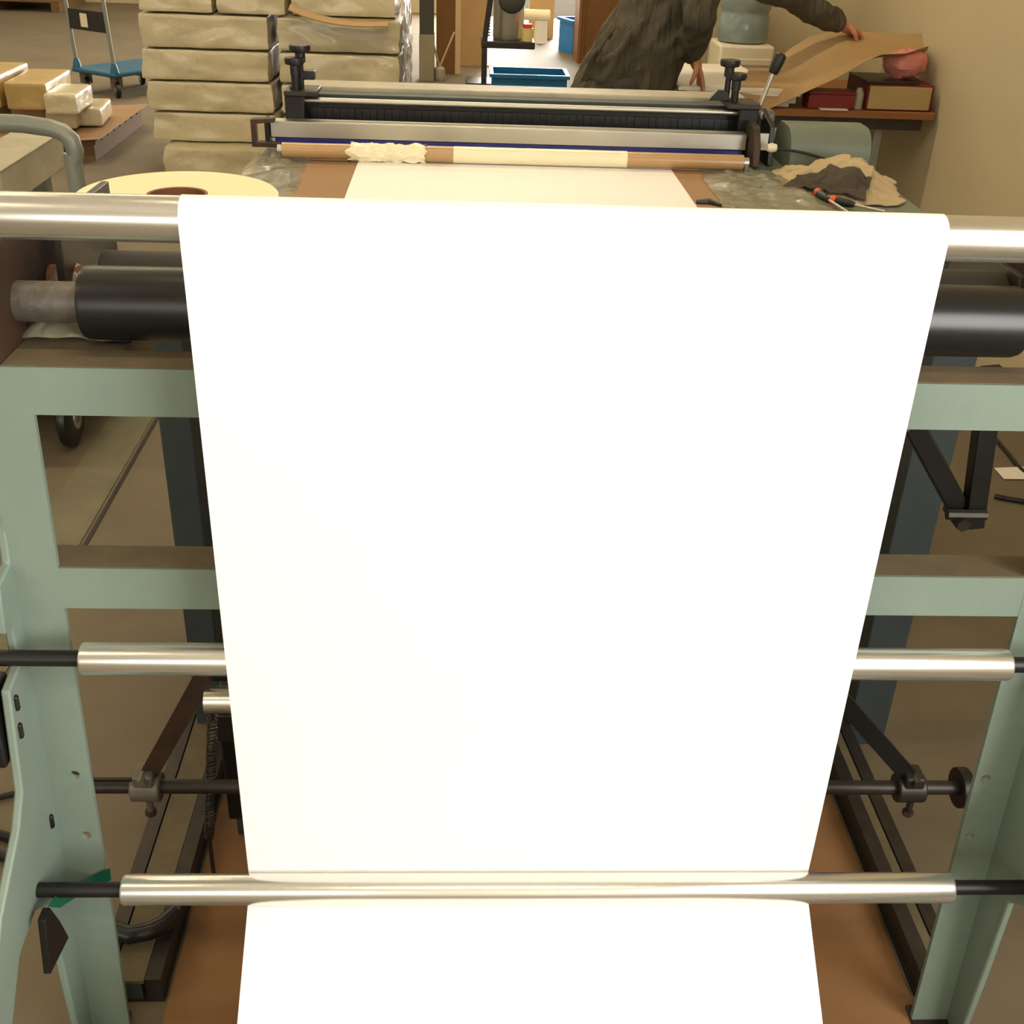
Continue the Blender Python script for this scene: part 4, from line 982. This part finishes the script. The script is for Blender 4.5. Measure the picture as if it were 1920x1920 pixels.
body = [(pel, waist, .115, .11), (waist, chest, .11, .125), (chest, neck, .10, .055), (neck, head, .05, .055),
        (V(head) + V((0, 0, .03)), V(head) + V((.015, 0, -.03)), .085, .068), (head + V((.05, 0, -.06)), head + V((.04, 0, -.075)), .045, .035),
        (head + V((.085, 0, -.01)), head + V((.10, 0, -.035)), .010, .014),
        (head + V((0, -.085, -.015)), head + V((0, -.09, .01)), .012, .014), (head + V((0, .085, -.015)), head + V((0, .09, .01)), .012, .014),
        (chest, shR, .09, .06), (chest, shL, .09, .06), (shR, elR, .05, .04), (elR, wrR, .04, .027), (shL, elL, .05, .04), (elL, wrL, .04, .027),
        (hpR, knR, .085, .058), (hpL, knL, .085, .058), (knR, anR, .055, .038), (knL, anL, .055, .038), (pel, hpR, .1, .085), (pel, hpL, .1, .085),
        (anR + V((0, 0, -.05)), anR + V((.15, 0, -.062)), .042, .035), (anL + V((0, 0, -.05)), anL + V((.15, 0, -.062)), .042, .035)]
def hand(wr, hd, side, curl, spread, fdir):
    """palm from wrist to knuckles; four fingers and a thumb as short bent chains"""
    d = (hd - wr).normalized(); s = side.normalized(); s = (s - s.dot(d) * d).normalized(); n = d.cross(s)
    if n.dot(fdir) < 0: n = -n
    kn = wr + d * .088
    out = [(wr, wr + d * .05, .026, .024)]
    for k in (-1.5, -.5, .5, 1.5): out.append((wr + d * .015 + s * k * .012, kn + s * k * .019 - d * abs(k) * .004, .015, .0115))
    for i, (k, L) in enumerate(((-1.5, .062), (-.5, .078), (.5, .082), (1.5, .072))):
        p = kn + s * k * .020; a = 0.0
        for j, f in enumerate((.45, .32, .23)):
            a += curl
            q = p + (d * math.cos(a) + n * math.sin(a) + s * k * spread) .normalized() * L * f
            out.append((p, q, .0098 - .0008 * j, .0090 - .0008 * j)); p = q
    tb = wr + d * .028 + s * .024
    p1 = tb + (d * .6 + s * .6 + n * .5).normalized() * .04; p2 = p1 + (d * .75 + s * -.05 + n * .65).normalized() * .032; p3 = p2 + (d * .7 - s * .35 + n * .6).normalized() * .024
    out += [(tb, p1, .014, .012), (p1, p2, .0115, .0105), (p2, p3, .0105, .0085)]
    return out
body += hand(wrR, hdR + V((.01, 0, -.02)), V((0, -1, .1)), .16, .10, V((-1, 0, -.3)))
body += hand(wrL, hdL, V((0, -1, .35)), .62, .02, V((0, 0, -1)))
me = capsule_mesh(body, .0062, 3); me.materials.append(MATS['skin'])
bo = bpy.data.objects.new('body', me); C.objects.link(bo); bo.parent = per; bo.matrix_parent_inverse = per.matrix_basis.inverted()
# jacket with folds running along the lean of the back
jk = [(pel + V((-.02, 0, -.10)), waist, .205, .185), (pel + V((.05, -.05, -.08)), waist + V((.02, -.03, 0)), .165, .165), (waist, chest, .185, .175), (chest, neck + V((-.03, 0, -.06)), .165, .09),
      (chest, shR, .12, .085), (chest, shL, .12, .085), (shR, elR, .085, .072), (elR, wrR.lerp(elR, .08), .072, .050),
      (shL, elL, .085, .068), (elL, wrL.lerp(elL, .06), .066, .047)]
random.seed(21)
for i in range(11):
    f = i / 10
    a = PY(1085 + 150 * f, 158 - 6 * math.sin(f * 9), YP - .185 + .05 * abs(f - .5))
    b_ = PY(1165 + 150 * f, 40 + 40 * (i % 3) - 20 * f, YP - .175 + .04 * abs(f - .5))
    mid = a.lerp(b_, .5) + V((-.015, -.012, .01))
    jk += [(a, mid, .010, .016), (mid, b_, .016, .006)]
me = capsule_mesh(jk, .011, 5)
for v in me.vertices:
    p = v.co; k = V((p.x * 1.6 - p.z * .8, p.y * 2.2, p.z * .9 + p.x * .5))
    dsp = .016 * nz(k, 7.5, 3) + .007 * nz(k, 17, 5)
    v.co = p + v.normal * dsp
me.materials.append(MATS['jacket'])
jo = bpy.data.objects.new('jacket', me); C.objects.link(jo); jo.parent = per; jo.matrix_parent_inverse = per.matrix_basis.inverted()
tr = [(pel + V((0, 0, -.02)), hpR, .15, .12), (pel + V((0, 0, -.02)), hpL, .15, .12), (hpR, knR, .115, .085), (hpL, knL, .115, .085), (knR, anR, .085, .07), (knL, anL, .085, .07)]
me = capsule_mesh(tr, .016, 5)
for v in me.vertices: v.co = v.co + v.normal * (.010 * nz(v.co, 9, 2))
me.materials.append(MATS['trousers'])
to = bpy.data.objects.new('trousers', me); C.objects.link(to); to.parent = per; to.matrix_parent_inverse = per.matrix_basis.inverted()
for an in (anR, anL):
    me = capsule_mesh([(an + V((-.03, 0, -.045)), an + V((.05, 0, -.05)), .055, .05), (an + V((.05, 0, -.05)), an + V((.17, 0, -.06)), .05, .04)], .010, 3)
    for v in me.vertices: v.co.z = max(v.co.z, .002)
    me.materials.append(MATS['rubber']); so = bpy.data.objects.new('shoe', me); C.objects.link(so); so.parent = per; so.matrix_parent_inverse = per.matrix_basis.inverted()
hm = capsule_mesh([(head + V((-.015, 0, .05)), head + V((-.035, 0, .0)), .092, .085), (head + V((.03, 0, .07)), head + V((-.02, 0, .06)), .075, .09)], .009, 4)
hm.materials.append(MATS['hair']); ho = bpy.data.objects.new('hair', hm); C.objects.link(ho); ho.parent = per; ho.matrix_parent_inverse = per.matrix_basis.inverted()
